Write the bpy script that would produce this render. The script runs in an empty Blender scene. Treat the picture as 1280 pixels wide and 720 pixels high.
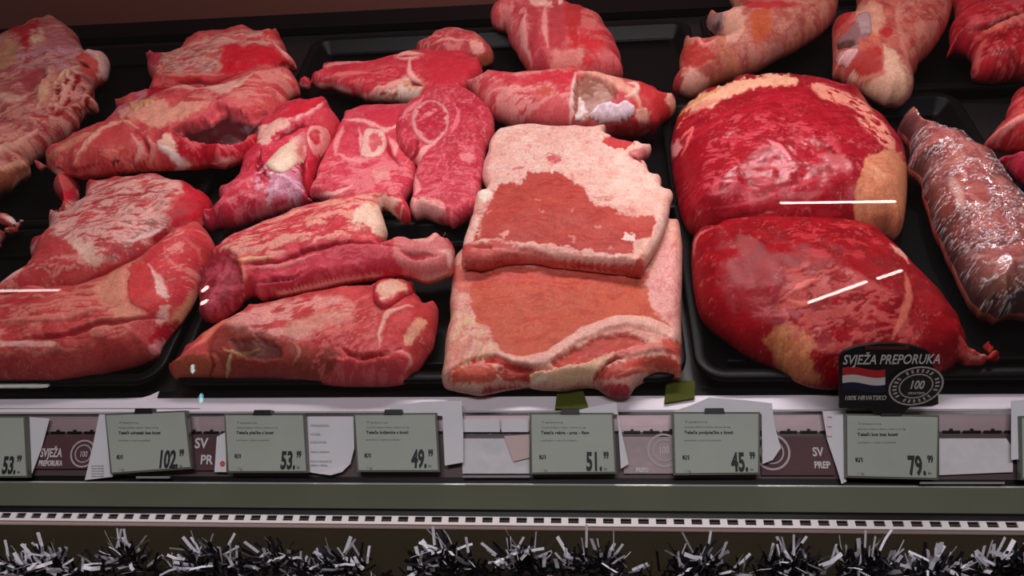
import bpy, math, random
import numpy as np
from mathutils import Vector, Matrix
random.seed(7); RS = np.random.RandomState(11)
scene = bpy.context.scene
COL = scene.collection

# ---------------------------------------------------------------- camera
F = 1005.0
CAM = np.array([0.0, -0.60, 1.455])
Xc = np.array([10600.0, 190.0, 1005.0]); Xc /= np.linalg.norm(Xc)
_p = math.radians(35.0)
_u = np.array([0.0, math.cos(_p), math.sin(_p)])
Zc = _u - Xc*np.dot(_u, Xc); Zc /= np.linalg.norm(Zc)
Yc = np.cross(Zc, Xc)
M = np.array([Xc, Yc, Zc])            # camera vector -> world vector
def ray(px, py):
    v = np.array([(px-640.0)/F, (360.0-py)/F, -1.0])
    return M @ v
def proj(P):
    P = np.asarray(P, float)
    c = (P-CAM) @ M                   # world -> camera
    return np.stack([640+F*c[...,0]/-c[...,2], 360-F*c[...,1]/-c[...,2]], -1)
def hit(px, py, P0, n):
    d = ray(px, py); t = np.dot(np.asarray(P0)-CAM, n)/np.dot(d, n)
    return CAM + d*t
SL = math.radians(10.0)
DN = np.array([0.0, -math.sin(SL), math.cos(SL)])   # deck normal
DV = np.array([0.0, math.cos(SL), math.sin(SL)])    # deck direction away from customer
D0 = np.array([0.0, 0.0, 0.90])                      # a point of the deck's front edge
def deck(px, py, h=0.0):
    return hit(px, py, D0+DN*h, DN)

# ---------------------------------------------------------------- colour and noise
def lin(c):
    c = np.asarray(c, float)/255.0
    return np.where(c <= .04045, c/12.92, ((c+.055)/1.055)**2.4)
def rgba(c): return tuple(lin(c))+(1.0,)
def _h(ix, iy, s):
    n = (ix*374761393 + iy*668265263 + s*974711) & 0xffffffff
    n = ((n ^ (n >> 13))*1274126177) & 0xffffffff
    n = n ^ (n >> 16)
    return (n & 0xffff)/65535.0
def vn(x, y, s=0):
    x = np.asarray(x, float)+1000.5; y = np.asarray(y, float)+1000.5
    ix = np.floor(x).astype(np.int64); iy = np.floor(y).astype(np.int64)
    fx = x-ix; fy = y-iy
    fx = fx*fx*fx*(fx*(fx*6-15)+10); fy = fy*fy*fy*(fy*(fy*6-15)+10)
    a = _h(ix, iy, s); b = _h(ix+1, iy, s); c = _h(ix, iy+1, s); d = _h(ix+1, iy+1, s)
    return (a+(b-a)*fx)+((c+(d-c)*fx)-(a+(b-a)*fx))*fy
def fbm(x, y, s=0, o=4):
    r = 0; a = .5; t = 0
    for i in range(o):
        r = r+a*vn(x*2**i, y*2**i, s+i*17); t += a; a *= .55
    return r/t
def sm(t): 
    t = np.clip(t, 0, 1); return t*t*(3-2*t)
def crom(P, k=5, closed=True):
    P = np.asarray(P, float); n = len(P); out = []
    rng = range(n) if closed else range(n-1)
    for i in rng:
        if closed: a, b, c, d = P[i-1], P[i], P[(i+1) % n], P[(i+2) % n]
        else: a, b, c, d = P[max(i-1,0)], P[i], P[i+1], P[min(i+2,n-1)]
        for j in range(k):
            t = j/k
            out.append(.5*((2*b)+(c-a)*t+(2*a-5*b+4*c-d)*t*t+(3*b-a-3*c+d)*t**3)*1.0)
    if not closed: out.append(P[-1])
    return np.array(out)
def segdist(Q, A, B):
    """distance from points Q (N,2) to segments, nearest point, arc parameter"""
    best = np.full(len(Q), 1e18); near = np.zeros_like(Q); arc = np.zeros(len(Q)); L = 0
    tot = np.sum(np.linalg.norm(B-A, axis=1))
    for a, b in zip(A, B):
        ab = b-a; l2 = ab@ab
        if l2 < 1e-20: continue
        t = np.clip(((Q-a)@ab)/l2, 0, 1); c = a+t[:,None]*ab
        d = ((Q-c)**2).sum(1); m = d < best
        best[m] = d[m]; near[m] = c[m]; arc[m] = (L+t[m]*math.sqrt(l2))/tot; L += math.sqrt(l2)
    return np.sqrt(best), near, arc
def inside(Q, P):
    x, y = Q[:,0], Q[:,1]; r = np.zeros(len(Q), bool); n = len(P); j = n-1
    for i in range(n):
        xi, yi = P[i]; xj, yj = P[j]
        if yi != yj:
            c = ((yi > y) != (yj > y)) & (x < (xj-xi)*(y-yi)/(yj-yi)+xi)
            r ^= c
        j = i
    return r
def sdf(Q, P):
    d, near, _ = segdist(Q, P, np.roll(P, -1, 0)); s = inside(Q, P)
    return np.where(s, d, -d), near

# ---------------------------------------------------------------- materials
def new_mat(name):
    m = bpy.data.materials.new(name); m.use_nodes = True
    nt = m.node_tree; nt.nodes.clear()
    out = nt.nodes.new('ShaderNodeOutputMaterial')
    b = nt.nodes.new('ShaderNodeBsdfPrincipled'); nt.links.new(b.outputs[0], out.inputs[0])
    return m, nt, b, out
def simple(name, col, rough=.5, metal=0, spec=.5, bump=0, bscale=200, emit=None, es=0, var=0):
    m, nt, b, out = new_mat(name)
    b.inputs['Base Color'].default_value = rgba(col)
    b.inputs['Roughness'].default_value = rough; b.inputs['Metallic'].default_value = metal
    b.inputs['Specular IOR Level'].default_value = spec
    if emit is not None:
        b.inputs['Emission Color'].default_value = rgba(emit); b.inputs['Emission Strength'].default_value = es
    tc = nt.nodes.new('ShaderNodeTexCoord'); n = nt.nodes.new('ShaderNodeTexNoise')
    n.inputs['Scale'].default_value = bscale; nt.links.new(tc.outputs['Object'], n.inputs['Vector'])
    if bump:
        bp = nt.nodes.new('ShaderNodeBump'); bp.inputs['Strength'].default_value = bump; bp.inputs['Distance'].default_value = .002
        nt.links.new(n.outputs['Fac'], bp.inputs['Height']); nt.links.new(bp.outputs[0], b.inputs['Normal'])
    if var:
        mx = nt.nodes.new('ShaderNodeMixRGB'); mx.blend_type = 'MULTIPLY'; mx.inputs[0].default_value = var
        mx.inputs[1].default_value = rgba(col); nt.links.new(n.outputs['Fac'], mx.inputs[2]); nt.links.new(mx.outputs[0], b.inputs['Base Color'])
    return m
def meat_material(name='raw_meat', rough=.56, wet=.4, coat=.16, crough=.1, cb=.0011):
    m, nt, b, out = new_mat(name)
    at = nt.nodes.new('ShaderNodeAttribute'); at.attribute_name = 'flesh'
    tc = nt.nodes.new('ShaderNodeTexCoord')
    n1 = nt.nodes.new('ShaderNodeTexNoise'); n1.inputs['Scale'].default_value = 420; n1.inputs['Detail'].default_value = 4
    n2 = nt.nodes.new('ShaderNodeTexNoise'); n2.inputs['Scale'].default_value = 130; n2.inputs['Detail'].default_value = 6; n2.inputs['Roughness'].default_value = .65
    for n in (n1, n2): nt.links.new(tc.outputs['Object'], n.inputs['Vector'])
    r = nt.nodes.new('ShaderNodeMapRange'); r.inputs[1].default_value = .3; r.inputs[2].default_value = .7; r.inputs[3].default_value = .82; r.inputs[4].default_value = 1.16
    nt.links.new(n1.outputs['Fac'], r.inputs[0])
    mx = nt.nodes.new('ShaderNodeVectorMath'); mx.operation = 'SCALE'
    nt.links.new(at.outputs['Color'], mx.inputs[0]); nt.links.new(r.outputs[0], mx.inputs['Scale'])
    nt.links.new(mx.outputs[0], b.inputs['Base Color'])
    r2 = nt.nodes.new('ShaderNodeMapRange'); r2.inputs[1].default_value = .35; r2.inputs[2].default_value = .65
    r2.inputs[3].default_value = rough-.12; r2.inputs[4].default_value = rough+.16
    nt.links.new(n2.outputs['Fac'], r2.inputs[0]); nt.links.new(r2.outputs[0], b.inputs['Roughness'])
    bp = nt.nodes.new('ShaderNodeBump'); bp.inputs['Strength'].default_value = .5; bp.inputs['Distance'].default_value = .0009
    nt.links.new(n2.outputs['Fac'], bp.inputs['Height'])
    bp2 = nt.nodes.new('ShaderNodeBump'); bp2.inputs['Strength'].default_value = .35; bp2.inputs['Distance'].default_value = .0004
    nt.links.new(n1.outputs['Fac'], bp2.inputs['Height']); nt.links.new(bp.outputs[0], bp2.inputs['Normal'])
    nt.links.new(bp2.outputs[0], b.inputs['Normal'])
    b.inputs['Specular IOR Level'].default_value = .36*wet
    b.inputs['Coat Weight'].default_value = coat; b.inputs['Coat Roughness'].default_value = crough
    n3 = nt.nodes.new('ShaderNodeTexNoise'); n3.inputs['Scale'].default_value = 260; n3.inputs['Detail'].default_value = 5; n3.inputs['Roughness'].default_value = .7
    nt.links.new(tc.outputs['Object'], n3.inputs['Vector'])
    b3 = nt.nodes.new('ShaderNodeBump'); b3.inputs['Strength'].default_value = .8; b3.inputs['Distance'].default_value = cb
    nt.links.new(n3.outputs['Fac'], b3.inputs['Height']); nt.links.new(b3.outputs[0], b.inputs['Coat Normal'])
    return m
MEAT = meat_material()
MEATG = meat_material('raw_meat_glossy', .55, .15, .4, .14, .0004)
MEATR = meat_material('raw_meat_damp', .55, .15, .2, .14, .0006)
BONE = meat_material('wet_bone', .45, .8, .7, .14)

# ---------------------------------------------------------------- objects
def tag(o, label=None, cat=None, group=None, kind=None):
    if label: o['label'] = label
    if cat: o['category'] = cat
    if group: o['group'] = group
    if kind: o['kind'] = kind
    return o
def mesh(name, V, Fc, mat, parent=None, smooth=False):
    me = bpy.data.meshes.new(name); me.from_pydata([tuple(map(float, v)) for v in V], [], [tuple(f) for f in Fc])
    me.materials.append(mat); me.update()
    if smooth: me.polygons.foreach_set('use_smooth', [True]*len(me.polygons))
    o = bpy.data.objects.new(name, me); COL.objects.link(o)
    if parent is not None:
        o.parent = parent
        o.matrix_parent_inverse = parent.matrix_world.inverted() if False else Matrix.Translation(-Vector(parent.location))
    return o
def empty(name, loc):
    e = bpy.data.objects.new(name, None); COL.objects.link(e); e.location = tuple(map(float, loc)); e.empty_display_size = .02
    return e

# ---------------------------------------------------------------- painting operations (design coordinates of the cut)
def _bb(ctx, pts, pad):
    lo = pts.min(0)-pad; hi = pts.max(0)+pad; p = ctx['px']
    return np.nonzero((p[:,0] > lo[0]) & (p[:,0] < hi[0]) & (p[:,1] > lo[1]) & (p[:,1] < hi[1]))[0]
def _apply(ctx, idx, a, col, dh, op):
    c = lin(col) if col is not None else None
    if c is not None:
        A = (a*op)[:,None]; ctx['col'][idx] = ctx['col'][idx]*(1-A)+c*A
    if dh: ctx['dz'][idx] += a*dh*.001
_seed = [100]
def _ns(): _seed[0] += 31; return _seed[0]
def P(poly, col, f=4, warp=3, dh=0, op=1, ws=14):
    s = _ns()
    def go(ctx):
        pts = crom(poly, 5); idx = _bb(ctx, pts, f+warp+2)
        if not len(idx): return
        q = ctx['px'][idx]; w = np.stack([fbm(q[:,0]/ws, q[:,1]/ws, s, 3)-.5, fbm(q[:,0]/ws+9, q[:,1]/ws, s+5, 3)-.5], 1)*warp*3
        w = w+np.stack([fbm(q[:,0]/4, q[:,1]/3, s+11, 2)-.5, fbm(q[:,0]/4+9, q[:,1]/3, s+12, 2)-.5], 1)*min(warp, 3)*1.8
        d, _ = sdf(q+w, pts)
        mod = np.clip(.55+.9*fbm(q[:,0]/7, q[:,1]/3.5, s+13, 3), 0, 1) if f > 2.6 else 1
        _apply(ctx, idx, sm(d/(f*.8)+.5)*mod, col, dh, op)
    return go
def S(poly, col, ang=0, L=14, W=2.2, th=.52, soft=.12, f=8, dh=0, op=.8):
    """streaks running along ang (degrees, as seen) inside poly (None: everywhere); L, W in millimetres"""
    s = _ns(); a = math.radians(ang)
    def go(ctx):
        if poly is None: idx = np.arange(len(ctx['px'])); m = np.ones(len(idx))
        else:
            pts = crom(poly, 5); idx = _bb(ctx, pts, f+8)
            if not len(idx): return
            q = ctx['px'][idx]; w = (fbm(q[:,0]/15, q[:,1]/15, s+3, 3)-.5)[:,None]*np.array([14., 10.])
            d, _ = sdf(q+w, pts); m = sm(d/f+.5)
        u = ctx['uv'][idx]*1000; x = u[:,0]*math.cos(a)+u[:,1]*math.sin(a); y = -u[:,0]*math.sin(a)+u[:,1]*math.cos(a)
        big = max(W*4, 9.)
        y = y+(fbm(x/32, y/32, s+8, 3)-.5)*22; x = x+(fbm(x/18, y/18, s+9, 2)-.5)*8
        n = .5*fbm(x/L, y/(W*1.3), s, 4)+.5*fbm(x/(L*.9), y/big, s+4, 4)+(fbm(x/2.5, y/1.6, s+6, 2)-.5)*.08
        n = .5+(n-.5)*1.25
        _apply(ctx, idx, m*sm((n-th)/(soft*.55)+.5), col, dh*.35, op)
    return go
def L(line, col, w=2, dh=0, op=1, warp=1.5, taper=True, soft=1.2):
    s = _ns()
    def go(ctx):
        pts = crom(line, 6, False); idx = _bb(ctx, pts, w*2+warp+4)
        if not len(idx): return
        q = ctx['px'][idx]; wv = np.stack([fbm(q[:,0]/9, q[:,1]/9, s, 2)-.5, fbm(q[:,0]/9+7, q[:,1]/9, s+5, 2)-.5], 1)*warp*2.5
        d, _, arc = segdist(q+wv, pts[:-1], pts[1:])
        ww = w*(.35+.65*np.sin(np.pi*np.clip(arc, .04, .96))) if taper else w
        _apply(ctx, idx, sm((ww*.5*(1+soft)-d)/(w*.5*soft+.4)), col, dh, op)
    return go
def SP(poly, col, size=3, th=.66, op=.8, dh=0, f=6):
    """mottling: blotches of size mm inside poly"""
    return S(poly, col, 0, size, size, th, .08, f, dh, op)

# ---------------------------------------------------------------- a cut of meat
PIECES = {}
def build_height(pxpoly, fr, r, H, dome, sp):
    O, U, V, N = fr
    pass
def grid(poly, sp):
    lo = poly.min(0)-sp*2; hi = poly.max(0)+sp*2
    nx = int((hi[0]-lo[0])/sp)+2; ny = int((hi[1]-lo[1])/sp)+2
    gx, gy = np.meshgrid(lo[0]+np.arange(nx)*sp, lo[1]+np.arange(ny)*sp)
    Q = np.stack([gx.ravel(), gy.ravel()], 1)
    d, near = sdf(Q, poly)
    out = (d < 0) & (d > -1.45*sp); Q[out] = near[out]; dd = np.where(out, 0, d)
    ok = (d > -1.45*sp).reshape(ny, nx); ins = (d > 0).reshape(ny, nx)
    c = ok[:-1,:-1] & ok[1:,:-1] & ok[:-1,1:] & ok[1:,1:]
    c &= (ins[:-1,:-1] | ins[1:,:-1] | ins[:-1,1:] | ins[1:,1:])
    iy, ix = np.nonzero(c); a = iy*nx+ix
    return Q, dd, np.stack([a, a+1, a+nx+1, a+nx], 1)
def relief(Q, d, r, H, dome, s):
    t = np.clip(d/r, 0, 1); pr = np.sqrt(np.clip(1-(1-t)**2, 0, 1))
    dm = max(d.max(), 1e-6); q = np.clip(d/dm, 0, 1)
    return H*pr+dome*(1-(1-q)**2)
def cut(name, label, cat, outline, hb=.02, ht=None, hx=0.0, r=.018, H=.016, B=.012, dome=.008, sp=.0015,
        base=(190,60,65), base2=None, ops=(), parts=(), rough=1.5, lump=2.5, mat=None, group=None, seed=1, wob=1.2, seam=.5, fit=True):
    ht = hb if ht is None else ht
    pts = crom(outline, 5)
    pts = pts+np.stack([fbm(pts[:,0]/11, pts[:,1]/11, seed, 3)-.5, fbm(pts[:,0]/11, pts[:,1]/11+5, seed+3, 3)-.5], 1)*wob*3
    o = np.asarray(outline, float); cx = o[:,0].mean(); y0, y1 = o[:,1].max(), o[:,1].min()
    A = deck(cx, y0, hb); Bp = deck(cx, y1, ht); C = deck(cx+100, y0, hb+hx)
    U0 = C-A; V0 = Bp-A; N = np.cross(U0, V0); N /= np.linalg.norm(N)
    U = U0/np.linalg.norm(U0); V = np.cross(N, U)
    O = (A+Bp)/2
    def to2(pp):
        R = np.array([hit(x, y, O, N) for x, y in pp]); return np.stack([(R-O)@U, (R-O)@V], 1)
    # fit the footprint so that the rounded body's outline is the traced one
    cur = pts.copy(); tang = np.roll(pts, -1, 0)-np.roll(pts, 1, 0); tang /= (np.linalg.norm(tang, axis=1)[:,None]+1e-9)
    area = .5*np.sum(pts[:,0]*np.roll(pts[:,1], -1)-np.roll(pts[:,0], -1)*pts[:,1])
    nrm = np.stack([tang[:,1], -tang[:,0]], 1)*(1 if area > 0 else -1)
    if fit:
        for it in range(4):
            poly = to2(cur); Q, d, fc = grid(poly, .004)
            z = relief(Q, d, r, H, dome, seed); zb = -B*np.sqrt(np.clip(1-(1-np.clip(d/r, 0, 1))**2, 0, 1))
            use = np.unique(fc)
            W = O+Q[use,0:1]*U+Q[use,1:2]*V
            S2 = np.concatenate([proj(W+z[use,None]*N), proj(W+zb[use,None]*N)])
            for i in range(len(pts)):
                rel = S2-pts[i]; t = rel@tang[i]; n = rel@nrm[i]
                m = (np.abs(t) < 6) & (np.abs(n) < 15)
                if m.any(): cur[i] -= nrm[i]*np.clip(n[m].max(), -12, 12)*.8
            k = np.array([.25, .5, .25]); cur = k[0]*np.roll(cur, 1, 0)+k[1]*cur+k[2]*np.roll(cur, -1, 0)
    poly = to2(cur)
    Q, d, fc = grid(poly, sp)
    z0 = relief(Q, d, r, H, dome, seed)
    px = proj(O+Q[:,0:1]*U+Q[:,1:2]*V+z0[:,None]*N)
    c1 = lin(base); c2 = lin(base2 if base2 is not None else np.array(base)*np.array([.85,.7,.72]))
    mm = Q*1000
    n = sm((fbm(mm[:,0]/14, mm[:,1]/14, seed+40, 4)-.35)/.3)[:,None]
    col = c1*(1-n)+c2*n
    ctx = dict(px=px, uv=Q, col=col, dz=np.zeros(len(Q)))
    if seam:
        wx = mm[:,0]+(fbm(mm[:,0]/12, mm[:,1]/12, seed+7, 3)-.5)*14; wy = mm[:,1]+(fbm(mm[:,0]/12+4, mm[:,1]/12, seed+8, 3)-.5)*14
        for q, (sc, wd, cl_, st) in enumerate(((17, .018, (236,160,150), .55), (9, .016, (226,140,132), .4), (13, .02, (110,14,24), .45))):
            rr = np.abs(fbm(wx/sc, wy/(sc*.55), seed+200+q*9, 3)-.5); gate = sm((fbm(mm[:,0]/20, mm[:,1]/20, seed+230+q, 2)-.42)/.2)
            a_ = (sm((wd-rr)/wd)*gate*st*seam*2)[:,None].clip(0, .9)
            ctx['col'] = ctx['col']*(1-a_)+lin(cl_)*a_; ctx['dz'] += (a_[:,0]*(.35 if q < 2 else -1.0))*.001
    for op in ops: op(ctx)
    # seams also show faintly through what is painted over them
    edge = sm(d/(r*.55))
    nz = (fbm(mm[:,0]/26, mm[:,1]/26, seed+60, 2)-.5)*lump*1.7+(fbm(mm[:,0]/8, mm[:,1]/8, seed+70, 3)-.5)*rough*.42
    z = z0+ctx['dz']*edge+nz*.001*edge
    fine = fbm(mm[:,0]/1.6, mm[:,1]/1.6, seed+90, 2)
    col = np.clip(ctx['col'], .002, 1)*(1+(.22*(fine[:,None]-.5)+.25*(fbm(mm[:,0]/6, mm[:,1]/6, seed+95, 3)[:,None]-.5))*(.25+.75*edge[:,None]))
    Wt = O+Q[:,0:1]*U+Q[:,1:2]*V+z[:,None]*N
    zb = -B*np.sqrt(np.clip(1-(1-np.clip(d/r, 0, 1))**2, 0, 1))
    Wb = O+Q[:,0:1]*U+Q[:,1:2]*V+zb[:,None]*N
    used = np.unique(fc); inv = -np.ones(len(Q), np.int64); inv[used] = np.arange(len(used)); nt = len(used)
    rim = d[used] <= 0
    bi = np.arange(nt)+nt; bi[rim] = np.arange(nt)[rim]
    keep = np.nonzero(~rim)[0]; rem = np.zeros(nt, np.int64); rem[keep] = nt+np.arange(len(keep)); rem[rim] = np.arange(nt)[rim]
    f1 = inv[fc]; f2 = rem[f1][:, ::-1]
    Vv = np.concatenate([Wt[used], Wb[used][keep]]); cc = np.concatenate([col[used], col[used][keep]])
    def strip(fs):   # squares whose corners fall together at the rim
        return fs
    base_pt = O - N*B
    loc = base_pt
    def emit(nm, Vw, fcs, cols, mt, parent=None, smooth=True):
        me = bpy.data.meshes.new(nm); n0 = len(Vw); nf = len(fcs)
        me.vertices.add(n0); me.loops.add(nf*4); me.polygons.add(nf)
        me.vertices.foreach_set('co', (Vw-loc).astype(np.float32).ravel())
        me.loops.foreach_set('vertex_index', fcs.astype(np.int32).ravel())
        me.polygons.foreach_set('loop_start', np.arange(nf, dtype=np.int32)*4)
        me.polygons.foreach_set('loop_total', np.full(nf, 4, np.int32))
        me.update(calc_edges=True); me.validate()
        me.polygons.foreach_set('use_smooth', [True]*len(me.polygons))
        at = me.color_attributes.new('flesh', 'FLOAT_COLOR', 'POINT')
        at.data.foreach_set('color', np.concatenate([cols, np.ones((n0, 1))], 1).astype(np.float32).ravel())
        me.materials.append(mt)
        ob = bpy.data.objects.new(nm, me); COL.objects.link(ob)
        if parent is not None: ob.parent = parent
        else: ob.location = tuple(loc)
        return ob
    ob = emit(name, Vv, np.concatenate([f1, f2]), cc, mat or MEAT)
    tag(ob, label, cat, group)
    for pt in parts:
        nm, pp, pc, lift = pt[:4]; opt = pt[4] if len(pt) > 4 else {}
        pl = crom(pp, 6); dd, _ = sdf(px, pl); pin = dd > 0
        if opt.get('hole') is not None:
            hd, _ = sdf(px, crom(opt['hole'], 6)); pin &= hd < 0; dd = np.minimum(dd, -hd)
        fm = pin[fc].all(1)
        if fm.sum() < 4: continue
        fs = fc[fm]; us = np.unique(fs); iv = np.zeros(len(Q), np.int64); iv[us] = np.arange(len(us))
        e = opt.get('round', 5.0); t = np.clip(dd[us]/e, 0, 1); hz = (-1.2+(lift+1.2)*np.sqrt(1-(1-t)**2))*.001
        nn = (fbm(mm[us,0]/5, mm[us,1]/5, 777+seed, 3)-.5)*.0012*opt.get('bumpy', 1)
        Wp = Wt[us]+(hz+nn)[:,None]*N
        cp = np.tile(lin(pc), (len(us), 1))*(1+.25*(fbm(mm[us,0]/4, mm[us,1]/4, 55+seed, 3)-.5))[:,None]
        c3 = dict(px=px[us], uv=Q[us], col=cp, dz=np.zeros(len(us)))
        for op in opt.get('ops', ()): op(c3)
        # close underneath so that the part is a solid piece
        n1 = len(us); Wl = Wt[us]-.004*N
        fa = iv[fs]; fb = (fa+n1)[:, ::-1]
        ed = {}
        for q in fa:
            for k in range(4):
                a, b = int(q[k]), int(q[(k+1) % 4])
                if (b, a) in ed: del ed[(b, a)]
                else: ed[(a, b)] = 1
        side = np.array([(b, a, a+n1, b+n1) for a, b in ed])
        po = emit(nm, np.concatenate([Wp+c3['dz'][:,None]*N, Wl]), np.concatenate([fa, fb, side]), np.concatenate([c3['col'], c3['col']]), opt.get('mat', BONE), ob)
        if opt.get('label'): po['label'] = opt['label']
    PIECES[label] = dict(ob=ob, Wt=Wt, fc=fc, px=px, N=N, d=d, loc=loc, emit=emit, Q=Q, used=used)
    return ob
RED=(186,40,52); DRED=(140,20,32); PINK=(214,110,105); CREAM=(232,180,162); WHITE=(238,212,200); TAN=(196,128,100)
FAT=(230,176,160); ROSE=(205,66,80)
# ------------------------------------------------ left side of the case
cut('lamb_carcass_half', 'pale pink carcass half with cut ribs and backbone, at the far left edge', 'meat',
 [(-40,52),(0,43),(25,30),(38,22),(60,19),(76,26),(92,38),(103,53),(110,59),(122,64),(134,70),(137,80),(136,93),(128,108),(122,120),(124,130),(120,142),(108,152),(98,164),(85,176),(66,190),(50,202),(40,216),(22,234),(0,246),(-40,256)],
 hb=.045, ht=.03, r=.03, H=.026, B=.03, dome=.01, sp=.0018, base=(196,112,104), base2=(168,78,76), lump=6, rough=3, seed=3, ops=[
 S(None,(214,150,132),55,26,4,.52,.15,op=.6), S(None,(160,58,62),60,18,3,.6,.1,op=.6),
 P([(-20,70),(5,55),(22,52),(20,75),(5,85),(-20,92)],(190,130,100),f=8),
 P([(28,32),(45,25),(50,33),(38,42),(40,60),(32,64),(24,48),(10,44),(14,36)],(176,36,44),f=5,dh=1.5),
 P([(42,46),(56,42),(58,52),(46,56),(40,52)],(226,176,140),f=3,dh=3), P([(48,36),(58,35),(56,41),(50,41)],(210,150,120),f=3,dh=2),
 P([(55,32),(75,36),(95,52),(96,62),(75,66),(58,58)],(186,104,106),f=8), S([(30,60),(95,60),(95,85),(30,90)],(196,140,150),0,26,2,.5,.2,op=.7),
 P([(30,88),(58,84),(52,104),(34,112),(25,100)],(158,62,66),f=10,dh=-3),
 L([(98,84),(84,94),(74,112),(68,134)],(226,178,140),9,dh=4), L([(86,92),(76,104),(70,120),(66,132)],(110,20,26),4,dh=-6),
 L([(62,88),(56,112),(48,134)],(216,160,130),8,dh=3), L([(36,118),(24,124),(-10,122)],(220,160,140),8,dh=3),
 P([(94,66),(112,72),(122,80),(124,92),(118,104),(108,96),(98,82)],(196,70,62),f=4,dh=-1),
 L([(98,72),(106,80),(113,82)],(96,14,16),3.5,dh=-4),
 L([(98,58),(112,62),(130,72),(132,90),(122,108),(116,122)],(226,166,156),9,dh=1),
 S([(50,100),(118,110),(112,150),(84,172),(0,210),(-30,200),(-30,180),(40,150)],(222,140,122),30,12,3,.55,.1,op=.8,dh=2.2),
 S([(60,120),(120,115),(108,150),(84,172),(10,205),(20,180)],(166,28,36),25,9,3,.55,.08,op=.8,dh=-2),
 *[P([(x-6,y-5),(x+5,y-4),(x+6,y+5),(x-5,y+6)],(146,16,26),f=2.5,dh=-3) for x,y in ((88,106),(80,124),(96,98),(106,126),(112,114),(98,138),(72,138),(114,108))],
 L([(96,92),(80,118),(66,140)],(228,160,140),4,dh=2), L([(118,98),(106,118),(100,136),(88,150)],(226,150,136),3,dh=1.5), *[L([(x-8,y-7),(x+7,y-6)],(230,160,146),2.5,dh=1) for x,y in ((88,106),(80,124),(96,98),(106,126),(112,114),(98,138),(72,138))],
 P([(118,64),(134,72),(136,90),(126,106),(120,104),(124,90),(120,76)],(228,176,164),f=3,dh=1.5),
 L([(-30,208),(0,192),(24,178),(48,160)],(228,160,140),7,dh=4), L([(-30,196),(0,182),(22,170)],(150,30,34),4,dh=-5),
 L([(-20,212),(10,208),(40,199),(52,194)],(226,160,130),4,dh=3), P([(-40,216),(10,212),(44,203),(44,218),(0,256),(-40,262)],(150,78,50),f=3,dh=-6)])  # last patch: shade of the underside painted as orange brown
cut('meat_scrap', 'small pink end of meat at the left edge under the carcass half', 'meat',
 [(-34,258),(0,263),(8,268),(15,267),(14,275),(28,276),(21,285),(12,292),(5,303),(0,311),(-34,318)],
 hb=.02, ht=.05, r=.012, H=.012, B=.012, dome=.004, base=(196,96,92), seed=5, ops=[L([(8,270),(16,276),(28,276)],WHITE,5), S(None,CREAM,-40,14,3,.6,.1,op=.5)])
cut('shoulder_cut', 'ragged red and grey streaked slab at the back, topmost of the left stack', 'meat',
 [(183,68),(193,64),(210,64),(225,55),(238,45),(245,40),(262,37),(285,35),(300,34),(325,36),(347,39),(352,49),(360,66),(370,80),(371,88),(362,94),(350,112),(320,122),(280,130),(240,134),(205,134),(188,126),(188,105),(184,85)],
 hb=.03, ht=.035, r=.02, H=.024, B=.02, dome=.014, sp=.0018, base=(206,84,84), base2=(190,60,64), lump=5, rough=2.5, seed=8, ops=[
 P([(268,58),(300,52),(340,58),(358,72),(368,84),(340,80),(322,84),(304,94),(282,96),(272,84),(280,72)],(198,28,42),f=9),
 S([(190,70),(230,55),(262,44),(300,38),(345,44),(340,54),(290,56),(270,66),(275,85),(230,92),(200,92)],(206,150,136),15,18,2.6,.46,.16,op=.85,dh=1.2),
 S([(180,60),(270,60),(265,95),(190,95)],(150,96,84),22,12,2,.58,.1,op=.7), L([(340,50),(356,66),(370,82)],(232,150,140),3), 
 L([(208,97),(240,101),(275,98),(300,93)],(190,42,48),9,dh=2), L([(204,106),(235,104),(270,104),(310,92)],(120,22,28),3,dh=-4), L([(200,92),(240,95),(280,93)],(214,120,108),4,dh=2),
 P([(183,68),(200,64),(206,68),(196,80),(186,80)],(176,44,66),f=4), SP([(330,40),(354,48),(350,54),(332,48)],(200,30,44),6,.4),
 L([(345,82),(358,80),(368,84)],(110,12,20),4,dh=-4)])
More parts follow.
